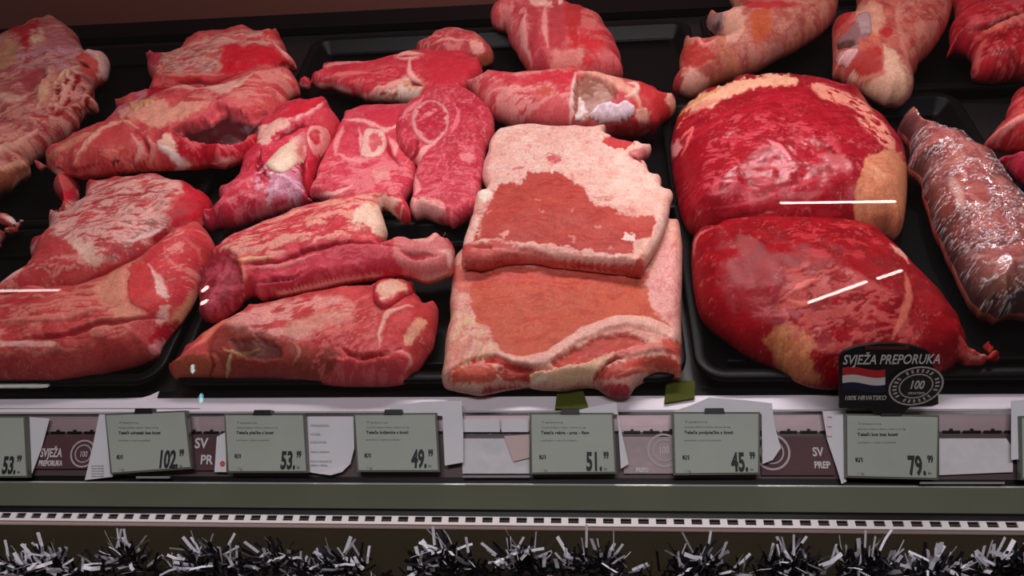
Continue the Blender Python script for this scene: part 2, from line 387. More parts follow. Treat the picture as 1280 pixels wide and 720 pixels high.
cut('shoulder_cut', 'wide pink shoulder with dark red cavity and white tendon, second in the left stack', 'meat',
 [(45,204),(50,195),(62,185),(75,178),(95,163),(115,155),(136,144),(140,136),(145,127),(160,118),(172,113),(182,112),(184,105),(205,105),(225,104),(250,106),(280,101),(300,92),(318,84),(335,81),(350,83),(365,92),(373,105),(375,118),(368,126),(360,140),(340,160),(325,180),(316,196),(300,206),(284,211),(262,212),(245,212),(180,215),(130,222),(100,225),(80,222),(60,215),(47,212)],
 hb=.05, ht=.05, r=.02, H=.022, B=.018, dome=.016, sp=.0015, base=(208,84,82), base2=(190,60,66), lump=5, rough=2.5, seed=12, ops=[
 S([(240,105),(300,95),(350,85),(370,110),(350,128),(250,140)],(226,140,128),20,22,3,.5,.15,op=.7),
 P([(148,138),(175,131),(205,128),(236,132),(262,128),(240,146),(222,152),(200,158),(175,158),(158,150)],(226,150,128),f=7,warp=5,dh=2.5),
 L([(186,112),(240,108),(290,104),(325,90)],(222,150,138),4), L([(255,106),(280,110),(310,100)],(236,180,160),7,op=.7),
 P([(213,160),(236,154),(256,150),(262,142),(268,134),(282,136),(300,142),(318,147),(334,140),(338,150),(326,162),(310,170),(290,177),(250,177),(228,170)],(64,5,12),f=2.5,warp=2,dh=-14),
 L([(212,160),(240,152),(260,146),(268,133),(282,134),(302,142),(322,147),(345,133)],(214,84,92),5,dh=5),
 L([(240,146),(262,140),(270,131),(300,128),(340,122)],(216,96,100),8,op=.6,dh=2),
 P([(212,174),(250,180),(290,181),(325,172),(330,185),(312,198),(285,208),(250,204),(232,194),(218,188)],(184,20,40),f=5),
 S([(215,174),(320,172),(300,205),(230,200)],(222,90,100),-8,12,2,.6,.1,op=.8),
 P([(106,200),(112,178),(135,160),(158,158),(168,170),(162,186),(140,198),(120,206)],(198,72,70),f=4,dh=2),
 L([(92,206),(108,184),(130,160),(152,152),(172,162)],(232,160,138),5,dh=2.5), L([(48,206),(70,192),(96,176),(130,160)],(204,120,96),6,dh=1),
 L([(165,170),(176,186),(168,206)],(226,150,140),6,dh=2), L([(186,172),(192,190),(186,210)],(226,140,130),5,dh=2), L([(176,168),(184,186),(178,206)],(168,28,38),4,dh=-3),
 P([(197,178),(210,168),(220,178),(218,190),(204,190)],(232,180,160),f=4,dh=2),
 L([(200,187),(214,192),(226,204),(246,211)],(244,224,216),7,dh=3), L([(262,208),(280,200),(296,198)],(230,150,140),5,dh=1),
 P([(135,204),(142,200),(150,198),(148,205),(140,209)],(70,8,12),f=3,dh=-8),
 S([(60,192),(110,186),(185,190),(190,214),(90,222),(50,212)],(224,120,106),12,14,2.6,.55,.1,op=.8,dh=1.2),
 L([(50,208),(62,216),(90,222)],(238,200,176),4), L([(60,198),(80,212),(130,204)],(150,36,40),3,dh=-3), L([(100,224),(180,212),(240,208)],(214,116,110),3,dh=2),
 S([(140,140),(180,114),(200,108),(185,128),(150,142)],(180,110,130),30,14,4,.45,.2,op=.8),
 P([(160,134),(184,126),(196,122),(188,130),(168,138)],(206,150,100),f=3,dh=3), L([(180,124),(190,114),(206,108),(214,110)],(160,24,36),6)])
cut('shoulder_cut', 'pink shoulder with whitish streaked membrane, under the cavity shoulder at the left', 'meat',
 [(-30,385),(-30,372),(0,356),(15,346),(30,332),(38,310),(52,285),(62,268),(64,258),(75,253),(70,246),(67,240),(75,236),(85,238),(95,232),(105,227),(130,222),(160,219),(190,218),(215,223),(240,233),(258,245),(266,255),(264,272),(250,292),(215,312),(180,338),(130,362),(60,376),(0,388)],
 hb=.025, ht=.025, r=.024, H=.026, B=.02, dome=.016, sp=.0014, base=(204,82,82), base2=(186,56,62), lump=4, rough=2.6, seed=17, ops=[
 P([(236,228),(268,246),(266,266),(240,276),(214,282),(206,270),(220,258),(222,240)],(196,28,44),f=10),
 S([(62,262),(100,236),(150,222),(210,224),(225,240),(210,262),(205,292),(160,318),(110,330),(70,300)],(224,170,158),24,20,2.4,.44,.16,op=.85,dh=1.1),
 S([(50,250),(240,220),(220,300),(60,330)],(170,60,64),22,18,2,.58,.1,op=.7,dh=-1),
 S([(110,270),(200,250),(212,290),(130,330)],(134,92,88),30,10,2,.64,.08,op=.65),
 P([(88,308),(96,296),(112,304),(118,318),(126,328),(110,332),(100,322)],(230,184,164),f=6,warp=4),
 P([(40,315),(70,298),(90,306),(104,326),(96,340),(60,346),(30,344)],(190,66,66),f=8), S([(10,330),(110,320),(90,352),(0,364)],(226,150,140),12,20,2,.54,.12,op=.7),
 P([(68,238),(84,240),(94,234),(104,230),(92,248),(78,254),(68,248)],(204,36,54),f=3,dh=3),
 P([(190,290),(206,284),(212,292),(206,304),(194,302)],(150,20,32),f=4,dh=2), L([(160,300),(184,292),(205,284)],(238,200,190),5,op=.8),
 L([(105,352),(140,338),(170,326),(205,300)],(176,44,48),8,dh=-1), L([(45,300),(25,334),(0,358)],(230,170,160),5),
 L([(205,226),(222,232),(228,240)],(232,170,160),8,op=.7), L([(100,262),(150,244),(210,240)],(160,50,56),2.5,dh=-2)])
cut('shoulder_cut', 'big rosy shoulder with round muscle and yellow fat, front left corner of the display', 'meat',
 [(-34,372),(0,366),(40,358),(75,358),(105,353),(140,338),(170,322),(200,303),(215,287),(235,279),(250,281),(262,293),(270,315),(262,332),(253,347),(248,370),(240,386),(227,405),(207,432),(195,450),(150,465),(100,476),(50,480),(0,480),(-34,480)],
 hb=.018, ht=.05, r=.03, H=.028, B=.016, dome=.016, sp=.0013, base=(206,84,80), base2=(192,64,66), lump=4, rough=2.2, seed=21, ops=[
 S([(-40,360),(120,350),(180,390),(120,430),(-40,460)],(228,136,118),8,34,3,.5,.14,op=.7,dh=1.2), S([(-40,380),(160,380),(160,440),(-40,460)],(176,42,46),10,30,3,.57,.1,op=.6,dh=-1),
 P([(120,352),(150,338),(172,324),(166,340),(158,358),(162,378),(178,392),(150,396),(126,380),(118,366)],(220,140,116),f=14,warp=5),
 P([(160,350),(164,334),(178,328),(192,336),(196,352),(208,372),(212,388),(196,394),(178,388),(164,374)],(206,62,62),f=3,dh=2),
 P([(180,322),(214,292),(240,282),(262,300),(266,318),(250,345),(242,370),(222,384),(208,368),(196,338)],(204,60,66),f=5,dh=1),
 P([(236,366),(248,368),(248,386),(236,402),(214,414),(202,410),(214,396),(228,384)],(226,146,112),f=7,dh=1.5),
 S([(200,300),(262,290),(256,350),(215,380)],(232,140,132),50,16,1.6,.6,.08,op=.75),
 L([(186,330),(196,346),(204,358),(210,378)],(238,178,168),4.5,dh=.8), P([(196,352),(206,360),(212,372),(204,372),(196,362)],(240,190,176),f=3),
 L([(226,296),(246,310),(252,330)],(222,110,100),3,op=.7), P([(200,386),(212,384),(208,398),(204,412),(194,404)],(238,170,160),f=4), L([(206,318),(222,334),(240,340)],(226,120,110),3,op=.7), L([(232,344),(244,356),(240,376)],(226,120,106),3,op=.7),
 L([(20,424),(80,418),(128,404),(178,398),(206,398)],(150,34,36),5,dh=-5), L([(0,400),(60,398),(110,388),(150,380)],(224,124,110),5,dh=2),
 P([(-40,440),(60,436),(130,424),(190,420),(196,450),(120,476),(-40,484)],(160,56,50),f=16,op=.5),  # shade over the lower front, put into the flesh colour
 P([(186,424),(206,404),(224,400),(206,432),(194,448)],(180,26,42),f=6), P([(186,432),(206,426),(208,436),(190,446)],(226,140,140),f=3,dh=2)])
# ------------------------------------------------ middle left
cut('knuckle_steak', 'rosy knuckle piece with shiny white joint, left of the two leg steaks', 'meat',
 [(322,160),(330,148),(340,134),(352,126),(366,123),(388,122),(408,125),(413,134),(424,150),(426,160),(420,172),(412,190),(402,206),(394,226),(390,245),(392,254),(370,264),(330,276),(300,286),(270,290),(258,285),(254,276),(258,262),(268,255),(275,238),(295,218),(305,200),(315,180),(320,168)],
 hb=.03, ht=.045, r=.016, H=.02, B=.02, dome=.016, sp=.0014, base=(206,60,80), base2=(190,44,62), lump=4, rough=2, seed=26, mat=MEATG, ops=[
 S([(258,250),(300,220),(370,250),(300,285)],(224,110,120),40,10,2,.55,.12,op=.6),
 P([(320,172),(326,160),(346,152),(360,151),(358,160),(344,168),(336,180),(326,184)],(236,176,160),f=4,dh=2),
 L([(358,153),(380,144),(398,134),(410,126)],(232,150,150),5,dh=3), P([(370,128),(408,126),(398,134),(372,146),(352,150),(350,140)],(206,40,56),f=4),
 P([(388,148),(408,134),(420,150),(420,166),(404,160)],(204,66,78),f=4),
 L([(346,172),(360,164),(372,158),(384,156)],(130,14,28),5,dh=-4), L([(324,188),(322,205),(334,222)],(150,22,36),6,dh=-4),
 P([(340,216),(370,214),(380,205),(382,240),(352,250),(334,238)],(204,132,154),f=8,op=.9), S([(320,210),(378,205),(375,255),(330,255)],(232,190,206),20,8,2,.56,.1,op=.6),  # purple sheen painted in as lilac colour
 L([(380,182),(378,206),(380,230),(386,246)],(140,14,30),6,dh=-5), P([(384,205),(398,200),(388,240),(382,232)],(190,34,52),f=4),
 L([(300,282),(340,262),(388,254)],(226,110,116),3), L([(330,264),(352,244),(372,236)],(222,100,110),3,op=.7)],
 parts=[('joint_bone',[(332,206),(342,192),(356,180),(370,170),(380,164),(384,178),(382,194),(372,206),(356,216),(342,216)],(232,196,170),6,dict(round=13,label='shiny white ball joint',ops=[P([(372,164),(384,160),(386,190),(372,196)],(214,116,116),f=10)])),
 ('ring_bone',[(386,160),(398,156),(410,162),(414,176),(408,192),(398,198),(388,188),(382,172)],(226,140,136),3,dict(round=6,label='cut end of round bone',ops=[P([(388,166),(398,163),(403,172),(400,184),(391,182)],(190,36,50),f=3,dh=-2)]))])
cut('leg_steak', 'rosy leg steak with small pale ring bone, partly under the rounder steak', 'meat',
 [(430,142),(445,134),(470,130),(500,130),(520,130),(528,160),(524,200),(516,240),(500,262),(470,266),(440,262),(410,256),(392,250),(387,245),(390,230),(400,205),(415,175),(424,156)],
 hb=.032, ht=.03, r=.010, H=.012, B=.014, dome=.006, sp=.0014, base=(210,74,90), base2=(200,60,76), lump=2, rough=1.4, seed=30, ops=[
 S([(390,200),(500,200),(510,250),(390,250)],(230,130,134),-5,18,2.2,.52,.12,op=.65), S(None,(180,36,54),30,12,3,.64,.08,op=.5),
 L([(428,150),(452,150),(470,156),(484,162),(504,150)],(238,160,158),4,dh=.8), L([(418,192),(440,200),(462,199)],(232,140,140),4,dh=.6), L([(430,158),(421,176),(420,194)],(232,140,140),5),
 L([(448,160),(452,176),(450,198)],(236,150,150),4), P([(456,142),(500,134),(504,150),(480,158),(462,152)],(204,54,72),f=4),
 L([(388,246),(420,240),(440,232)],(240,170,166),4), L([(486,170),(494,184),(492,198)],(236,150,148),5), L([(482,168),(488,190),(500,206)],(160,24,42),4,dh=-3),
 L([(452,218),(480,206),(500,210)],(230,120,128),5,op=.7), P([(466,214),(480,210),(488,222),(470,226)],(226,150,140),f=4,op=.8), L([(460,210),(440,225),(420,228)],(224,120,126),3,op=.7)],
 parts=[('ring_bone',[(456,162),(468,160),(480,164),(484,178),(480,192),(466,198),(450,194),(452,176)],(238,178,166),2.5,dict(round=5,label='pale ring of cut bone',ops=[P([(462,168),(474,168),(477,180),(468,190),(460,184)],(214,90,98),f=3,dh=-1.6)]))])
cut('leg_steak', 'largest round leg steak with big red marrow ring, between the small steak and the flank', 'meat',
 [(520,120),(535,110),(555,105),(575,107),(595,118),(610,135),(619,155),(616,175),(608,195),(604,220),(600,250),(596,272),(580,281),(565,286),(550,281),(535,276),(518,274),(513,258),(516,240),(518,212),(508,200),(499,185),(495,165),(498,145),(508,130)],
 hb=.04, ht=.045, r=.011, H=.013, B=.016, dome=.008, sp=.0014, base=(200,66,78), base2=(188,50,66), lump=2, rough=1.6, seed=34, ops=[
 S([(520,200),(605,180),(600,270),(520,270)],(226,104,118),0,16,2,.54,.12,op=.65), SP(None,(228,116,124),4,.62,.6), S([(560,110),(615,140),(600,190),(560,190)],(168,26,44),-60,14,3,.56,.1,op=.55),
 P([(514,252),(530,248),(548,258),(556,270),(540,276),(520,272)],(234,168,160),f=4,dh=2), L([(532,246),(550,254),(560,276)],(230,140,136),4),
 L([(546,176),(532,186),(522,200),(517,216)],(238,160,158),5,dh=1), L([(560,170),(572,150),(570,130)],(226,110,118),4), P([(578,192),(592,192),(590,202),(576,200)],(232,140,140),f=4,op=.8),
 L([(500,150),(515,132),(530,122)],(226,120,128),4), L([(518,218),(522,232),(518,246)],(238,150,150),5), L([(512,202),(520,190),(520,170)],(150,20,38),4,dh=-2)],
 parts=[('ring_bone',[(514,142),(522,130),(536,124),(552,128),(562,142),(560,162),(550,174),(536,180),(522,172),(514,158)],(226,140,142),1.6,dict(round=5,label='thin pale ring of cut bone',ops=[P([(521,145),(527,135),(540,129),(552,134),(557,146),(553,162),(541,172),(528,168),(521,157)],(188,34,56),f=3,dh=-1.5), L([(528,146),(538,140),(550,138)],(232,130,138),4)]))])
cut('loin_slab', 'long flat pink slab with a pale T shaped seam, behind the leg steaks', 'meat',
 [(372,107),(385,96),(395,89),(405,80),(420,77),(460,76),(500,65),(520,61),(550,62),(578,64),(596,74),(604,86),(600,104),(580,124),(556,134),(530,134),(500,131),(470,129),(455,127),(440,121),(420,115),(400,113)],
 hb=.03, ht=.03, r=.012, H=.014, B=.016, dome=.008, sp=.0018, base=(200,54,66), base2=(188,44,56), lump=2.5, rough=1.5, seed=38, ops=[
 S([(380,100),(500,80),(560,100),(460,120)],(224,104,106),8,20,2.4,.56,.12,op=.55),
 L([(370,106),(390,110),(420,113),(446,122),(470,125)],(238,180,174),7,dh=1), L([(386,98),(400,84),(430,78),(460,78)],(222,130,130),3), L([(396,100),(430,92),(470,92)],(220,110,110),3),
 P([(450,126),(470,118),(500,100),(522,98),(528,110),(520,130),(480,132)],(212,140,116),f=5,dh=-1), S([(470,110),(525,98),(520,130),(480,130)],(224,196,180),25,12,2,.5,.14,op=.9), L([(448,122),(480,110),(512,97)],(232,150,140),4,dh=1.5), L([(470,116),(500,118)],(130,40,30),3,dh=-2), L([(512,98),(528,108)],(120,30,30),4,dh=-2),
 L([(492,70),(510,66),(528,67)],(238,160,150),4,dh=1), L([(492,72),(512,74),(526,69)],(232,150,140),3,dh=1), L([(514,73),(512,84),(514,94),(524,100)],(238,160,152),4.5,dh=1), P([(545,68),(590,75),(600,92),(560,106),(530,92)],(196,40,56),f=6,op=.8)])
cut('meat_scrap', 'small rounded brownish red piece behind the long slab', 'meat',
 [(520,66),(525,54),(536,43),(555,35),(580,35),(600,45),(612,58),(619,70),(616,80),(605,86),(590,86),(560,82),(530,76)],
 hb=.016, ht=.02, r=.02, H=.02, B=.012, dome=.012, sp=.0018, base=(192,72,76), base2=(178,58,62), seed=40, ops=[
 S(None,(218,130,124),-10,12,3,.56,.12,op=.6), P([(590,52),(604,56),(604,66),(592,64)],(226,150,136),f=4), L([(540,56),(556,48),(580,50)],(220,140,130),3), P([(602,68),(618,66),(616,82),(604,84)],(150,70,44),f=4)])
cut('folded_chop', 'folded pink chop with white rimmed lower edge and a pale curled tail', 'meat',
 [(256,330),(265,314),(272,306),(288,296),(306,288),(334,275),(370,261),(396,255),(430,245),(460,240),(486,239),(500,245),(510,256),(514,268),(512,280),(502,286),(498,292),(508,298),(524,300),(541,294),(556,290),(560,300),(568,312),(566,340),(550,351),(530,355),(510,348),(480,350),(420,359),(370,370),(330,375),(312,373),(302,384),(286,396),(268,404),(252,398),(248,378),(250,352)],
 hb=.048, ht=.055, r=.009, H=.014, B=.014, dome=.018, sp=.0013, base=(206,72,82), base2=(190,54,66), lump=3.5, rough=2.2, seed=44, ops=[
 S([(290,295),(370,262),(480,240),(512,262),(500,292),(420,300),(330,318),(280,318)],(230,160,140),-20+40,24,2.6,.46,.16,op=.8,dh=1.2),
 S([(290,295),(370,262),(480,240),(512,262),(500,292),(420,300),(330,318)],(190,40,52),18,20,2.4,.58,.1,op=.75,dh=-.8),
 P([(448,262),(476,252),(500,268),(498,284),(478,300),(462,284),(444,276)],(236,196,172),f=6,warp=4), P([(476,248),(490,246),(496,256),(480,258)],(240,190,176),f=3,dh=1.5),
 P([(320,338),(360,324),(400,312),(440,305),(478,306),(498,314),(512,340),(480,346),(430,350),(380,358),(330,370),(310,366)],(196,54,72),f=5,dh=1),
 S([(320,330),(480,305),(510,340),(330,370)],(222,100,108),10,22,2,.56,.12,op=.6), L([(300,332),(350,324),(400,310),(450,303),(500,308)],(140,24,36),3.5,dh=-5), L([(306,336),(360,330),(400,318)],(226,130,126),3,dh=1.5), L([(320,352),(360,348),(380,340)],(130,24,34),3,dh=-4), L([(330,346),(300,348)],(190,60,60),3),
 L([(284,318),(298,326),(312,324),(344,320)],(232,170,130),4,dh=2), L([(303,326),(304,344),(302,364)],(214,120,96),4,dh=1),
 L([(306,370),(330,374),(380,362),(440,350),(510,344)],(240,196,180),4.5,dh=.3),
 P([(500,290),(520,302),(545,296),(562,300),(568,330),(548,352),(520,350),(500,330),(492,310)],(214,120,118),f=5), L([(504,294),(528,302),(552,292),(560,300)],(234,160,150),4,dh=2), L([(548,312),(562,316),(562,338)],(236,180,170),5), L([(500,312),(520,320),(545,318)],(184,60,66),5,dh=-3), L([(515,346),(540,350),(562,338)],(240,196,180),6,dh=1),
 P([(252,330),(280,310),(300,330),(304,360),(298,384),(268,404),(246,390)],(140,30,44),f=5,dh=-3), S([(252,340),(300,330),(290,395),(255,395)],(186,70,86),60,14,3,.56,.1,op=.7), L([(500,243),(512,262),(506,282)],(208,50,70),7)])
cut('shoulder_cut', 'lower shoulder with a knob of fat and bone, in front of the folded chop', 'meat',
 [(213,456),(225,441),(240,426),(270,406),(296,392),(303,382),(330,378),(380,366),(430,358),(468,354),(486,350),(504,351),(518,357),(524,370),(536,376),(547,382),(548,400),(545,420),(540,440),(528,458),(515,474),(500,482),(440,484),(400,481),(340,478),(280,478),(230,476),(214,468)],
 hb=.018, ht=.03, r=.022, H=.024, B=.016, dome=.012, sp=.0013, base=(204,74,74), base2=(188,58,60), lump=4, rough=2, seed=48, ops=[
 S([(280,400),(330,382),(400,368),(440,380),(400,420),(310,420)],(232,160,150),18,26,3,.46,.16,op=.8,dh=1), P([(350,410),(380,396),(420,388),(440,396),(410,410),(370,420)],(230,160,136),f=10,op=.7),
 S([(380,380),(470,370),(480,430),(400,440)],(226,120,112),30,18,2.4,.56,.12,op=.55),
 L([(474,436),(474,416),(480,398),(494,388),(516,382)],(238,166,150),4,dh=1.2), P([(504,420),(520,396),(534,398),(530,412),(516,430)],(232,160,128),f=5), P([(484,400),(504,390),(530,384),(540,400),(520,396),(500,420),(482,430)],(206,64,66),f=4,dh=1),
 L([(420,432),(450,446),(476,442),(500,436)],(140,28,36),4,dh=-5), P([(410,448),(460,450),(500,442),(516,454),(506,476),(450,482),(420,470)],(202,66,72),f=5,dh=3), L([(478,438),(504,440),(514,452),(506,466)],(236,150,140),3,dh=1),
 P([(262,414),(310,410),(380,430),(420,436),(410,470),(330,478),(264,470)],(126,52,40),f=12,op=.85), L([(276,434),(300,442),(322,436),(316,426)],(200,150,96),3,dh=1.2), L([(290,440),(286,456),(284,474)],(190,150,110),3.5,dh=1.2), L([(364,424),(374,440),(366,456)],(170,110,84),3,dh=1), P([(290,424),(340,424),(350,446),(300,444)],(70,34,26),f=8,dh=-3,op=.8),  # brown patches: reflection in the front glass painted into the flesh colour
 P([(214,458),(240,440),(268,444),(280,462),(262,474),(222,474)],(176,84,58),f=6,dh=2), L([(262,440),(266,460),(258,476)],(120,34,30),3,dh=-3), L([(300,390),(270,410),(232,440)],(228,120,100),4), S([(400,440),(500,430),(500,480),(400,480)],(228,110,110),10,10,2,.6,.1,op=.5)],
 parts=[('bone_knob',[(466,366),(470,356),(486,350),(504,351),(516,357),(520,367),(504,373),(490,384),(478,388),(468,380)],(202,50,62),7,dict(round=8,label='knob of bone rimmed with red meat',ops=[P([(476,360),(490,355),(506,357),(512,366),(498,370),(484,380),(476,374)],(230,170,140),f=4,dh=-1)]))])
# ------------------------------------------------ shanks along the back
cut('shank', 'upright red brown shank end standing behind the flank pieces', 'meat',
 [(613,20),(620,8),(640,-14),(700,-16),(716,3),(735,10),(755,28),(765,42),(772,60),(777,80),(778,100),(750,108),(700,108),(668,100),(656,86),(646,70),(630,45),(617,34)],
 hb=.035, ht=.04, r=.03, H=.03, B=.024, dome=.012, sp=.0019, base=(204,92,92), base2=(188,66,70), lump=4, rough=2.2, seed=52, ops=[
 P([(655,12),(672,8),(676,60),(688,88),(668,88),(656,62)],(176,56,64),f=8), P([(690,6),(706,12),(704,60),(690,66),(684,36)],(180,60,66),f=8), P([(708,4),(726,10),(728,30),(716,50),(706,30)],(182,48,50),f=6),
 L([(681,4),(681,30),(684,60)],(224,140,134),5,dh=1.5), L([(656,12),(654,45),(664,80)],(226,150,146),5,dh=1.5), S([(716,40),(765,40),(775,85),(720,80)],(200,30,36),-70,14,3,.5,.12,op=.8), S([(616,20),(655,0),(660,60),(640,60)],(224,140,136),-60,20,3,.5,.14,op=.6),
 P([(726,20),(746,24),(744,36),(730,34)],(206,100,96),f=4,dh=2), P([(695,62),(730,62),(720,84),(690,86)],(212,120,112),f=6), L([(698,0),(702,3)],(236,180,170),4), P([(664,-5),(680,-2),(690,4),(675,8),(660,6)],(232,170,156),f=4,dh=2)])
cut('shank', 'shank lying sideways with a white hollow joint, just behind the upper flank', 'meat',
 [(582,107),(590,98),(604,89),(614,88),(650,90),(690,86),(718,84),(745,92),(770,97),(790,100),(818,108),(838,118),(845,130),(842,142),(830,154),(818,166),(800,172),(770,174),(700,170),(660,166),(632,159),(615,149),(600,132)],
 hb=.036, ht=.045, r=.028, H=.028, B=.026, dome=.01, sp=.0016, base=(208,96,96), base2=(192,66,72), lump=3, rough=2, seed=56, ops=[
 S([(585,100),(640,92),(715,92),(715,150),(640,155)],(230,150,142),15,18,3,.48,.15,op=.7), P([(610,92),(650,94),(700,88),(722,88),(716,104),(700,120),(690,104),(640,102)],(202,50,62),f=6), P([(670,112),(684,106),(690,118),(678,122)],(198,80,66),f=5),
 P([(660,140),(700,118),(712,140),(706,156),(670,156)],(206,84,88),f=6), P([(790,104),(820,108),(840,122),(842,140),(826,154),(800,156),(786,140),(786,122)],(192,48,50),f=6),
 L([(719,92),(716,120),(713,154)],(240,190,180),5,dh=2), L([(723,92),(745,94),(775,106),(795,120),(800,136)],(232,160,140),8,dh=3),
 L([(784,102),(796,106),(794,118),(782,122)],(240,190,176),4,dh=1.5), P([(836,116),(846,126),(842,140),(834,130)],(232,170,150),f=4), P([(796,138),(810,136),(812,150),(798,156)],(230,170,150),f=5,dh=2),
 P([(722,100),(750,98),(768,112),(766,124),(740,140),(730,152),(718,148)],(150,90,76),f=4,dh=-7),
 P([(760,158),(790,152),(840,150),(830,170),(780,176)],(130,24,30),f=6,dh=-3)],  # shaded underside at the right end, painted darker
 parts=[('joint_hollow',[(724,100),(736,96),(752,100),(764,110),(770,122),(752,126),(744,136),(738,150),(728,154),(718,150),(722,128)],(176,124,110),.6,dict(round=6,label='grey brown hollow of the joint',ops=[P([(726,96),(742,98),(740,118),(728,120)],(150,92,74),f=6),P([(716,122),(726,120),(732,136),(728,150),(716,150)],(240,214,210),f=4,dh=2)])),
 ('joint_bone',[(744,128),(756,124),(770,130),(782,126),(794,134),(792,146),(780,152),(760,156),(744,154),(736,146)],(226,198,206),5,dict(round=6,bumpy=3,label='lilac white knobs of the joint'))])
cut('shank', 'pale orange shank with a grey socket, back row behind the larger round roast', 'meat',
 [(840,112),(845,95),(852,62),(857,50),(866,46),(876,48),(880,32),(886,18),(897,12),(905,12),(908,2),(922,-16),(1022,-18),(1046,4),(1047,16),(1036,34),(1010,56),(962,82),(930,98),(900,106),(868,122),(850,122)],
 hb=.034, ht=.05, r=.03, H=.03, B=.026, dome=.012, sp=.0019, base=(196,116,92), base2=(178,88,78), lump=4, rough=2.2, seed=60, ops=[
 S([(930,20),(1040,0),(1000,60),(930,80)],(208,140,130),20,18,3,.5,.14,op=.5), P([(908,4),(924,2),(930,40),(915,55),(905,50),(904,20)],(222,160,138),f=6,dh=1.5), S([(960,10),(1040,5),(1000,60),(950,60)],(170,70,70),30,14,3,.56,.1,op=.5),
 P([(852,62),(874,50),(886,56),(892,72),(872,80),(856,80)],(176,54,46),f=5,dh=-2), L([(856,52),(870,46),(880,56),(900,50)],(226,130,120),4,dh=2), P([(852,98),(862,86),(880,94),(890,112),(862,120),(848,116)],(228,166,150),f=6,dh=1), P([(838,108),(852,84),(852,110),(844,120)],(166,50,50),f=4),
 P([(940,14),(960,10),(965,40),(950,52),(938,40)],(194,88,54),f=10), L([(915,2),(960,6),(1000,4)],(190,50,56),6), L([(868,120),(900,104),(940,90)],(176,112,66),8)],
 parts=[('joint_hollow',[(881,38),(884,24),(892,16),(904,14),(906,28),(903,42),(890,44)],(150,112,108),1,dict(round=5,label='grey socket of the joint',ops=[P([(892,30),(902,28),(900,42),(890,42)],(84,54,50),f=4)]))])
cut('shank', 'shank with a cream rounded foot end and grey hollow, beside the orange shank', 'meat',
 [(1040,34),(1052,20),(1068,6),(1082,-14),(1186,-14),(1190,10),(1180,40),(1165,64),(1150,80),(1142,96),(1140,116),(1130,130),(1115,136),(1100,132),(1080,122),(1060,112),(1048,104),(1040,96),(1041,80)],
 hb=.036, ht=.05, r=.03, H=.03, B=.026, dome=.012, sp=.0019, base=(200,104,88), base2=(184,74,68), lump=4, rough=2, seed=64, ops=[
 S([(1120,0),(1185,0),(1160,60),(1130,70)],(214,140,124),60,16,3,.52,.14,op=.6), P([(1068,10),(1090,4),(1104,14),(1100,40),(1092,48),(1084,30)],(218,150,124),f=6),
 P([(1100,60),(1112,56),(1126,74),(1138,90),(1136,114),(1122,128),(1098,126),(1076,112),(1090,100),(1106,92)],(226,172,144),f=8,dh=1), P([(1062,92),(1074,66),(1096,58),(1104,72),(1098,90),(1072,104)],(180,50,44),f=7,dh=-1), L([(1040,110),(1070,100),(1100,92)],(222,140,120),4,dh=1),
 P([(1102,36),(1112,36),(1112,46),(1102,44)],(186,48,44),f=3), L([(1120,10),(1130,60),(1140,90)],(214,130,110),4), L([(1112,136),(1134,124),(1142,104)],(206,130,140),5),
 L([(1068,10),(1050,26),(1042,40)],(170,44,44),7), L([(1062,46),(1084,38),(1100,52)],(224,110,80),6), P([(1060,92),(1070,88),(1072,94),(1062,98)],(236,180,160),f=2,dh=1)],
 parts=[('joint_hollow',[(1044,52),(1056,38),(1068,26),(1072,16),(1086,14),(1090,28),(1090,44),(1078,48),(1072,60),(1056,62),(1046,64)],(150,104,106),.5,dict(round=5,label='grey hollow of the joint',ops=[P([(1048,52),(1066,48),(1070,60),(1050,64)],(80,50,44),f=5),P([(1072,18),(1086,16),(1090,36),(1078,40)],(190,150,150),f=5,dh=1)])),
 ('bone_knob',[(1043,74),(1052,64),(1070,61),(1074,66),(1066,76),(1058,88),(1048,84)],(222,160,156),3,dict(round=5,bumpy=2,label='pale knob of bone'))])
cut('beef_chunk', 'raw red chunk with a cream seam in the top right corner', 'meat',
 [(1186,60),(1186,40),(1192,20),(1190,-14),(1320,-14),(1320,98),(1270,103),(1228,106),(1216,97),(1208,80),(1199,72),(1184,74)],
 hb=.04, ht=.05, r=.026, H=.028, B=.026, dome=.012, sp=.0019, base=(186,36,46), base2=(164,26,36), lump=5, rough=4, seed=68, ops=[
 L([(1230,40),(1246,32),(1262,24),(1300,16)],(226,120,100),10,dh=4), L([(1200,30),(1226,34),(1250,26),(1300,8)],(90,8,16),5,dh=-7), S([(1190,0),(1300,0),(1300,30),(1190,30)],(206,84,90),5,18,3,.54,.12,op=.6), SP([(1216,50),(1300,30),(1300,104),(1222,104)],(220,90,88),4,.56,.7,dh=1.5), S([(1216,50),(1300,30),(1300,104),(1222,104)],(128,14,24),20,8,3,.6,.08,op=.8,dh=-2), L([(1220,100),(1222,70),(1232,50)],(214,100,96),5,dh=1.5), P([(1184,62),(1200,50),(1206,64),(1196,74)],(170,34,46),f=5)])
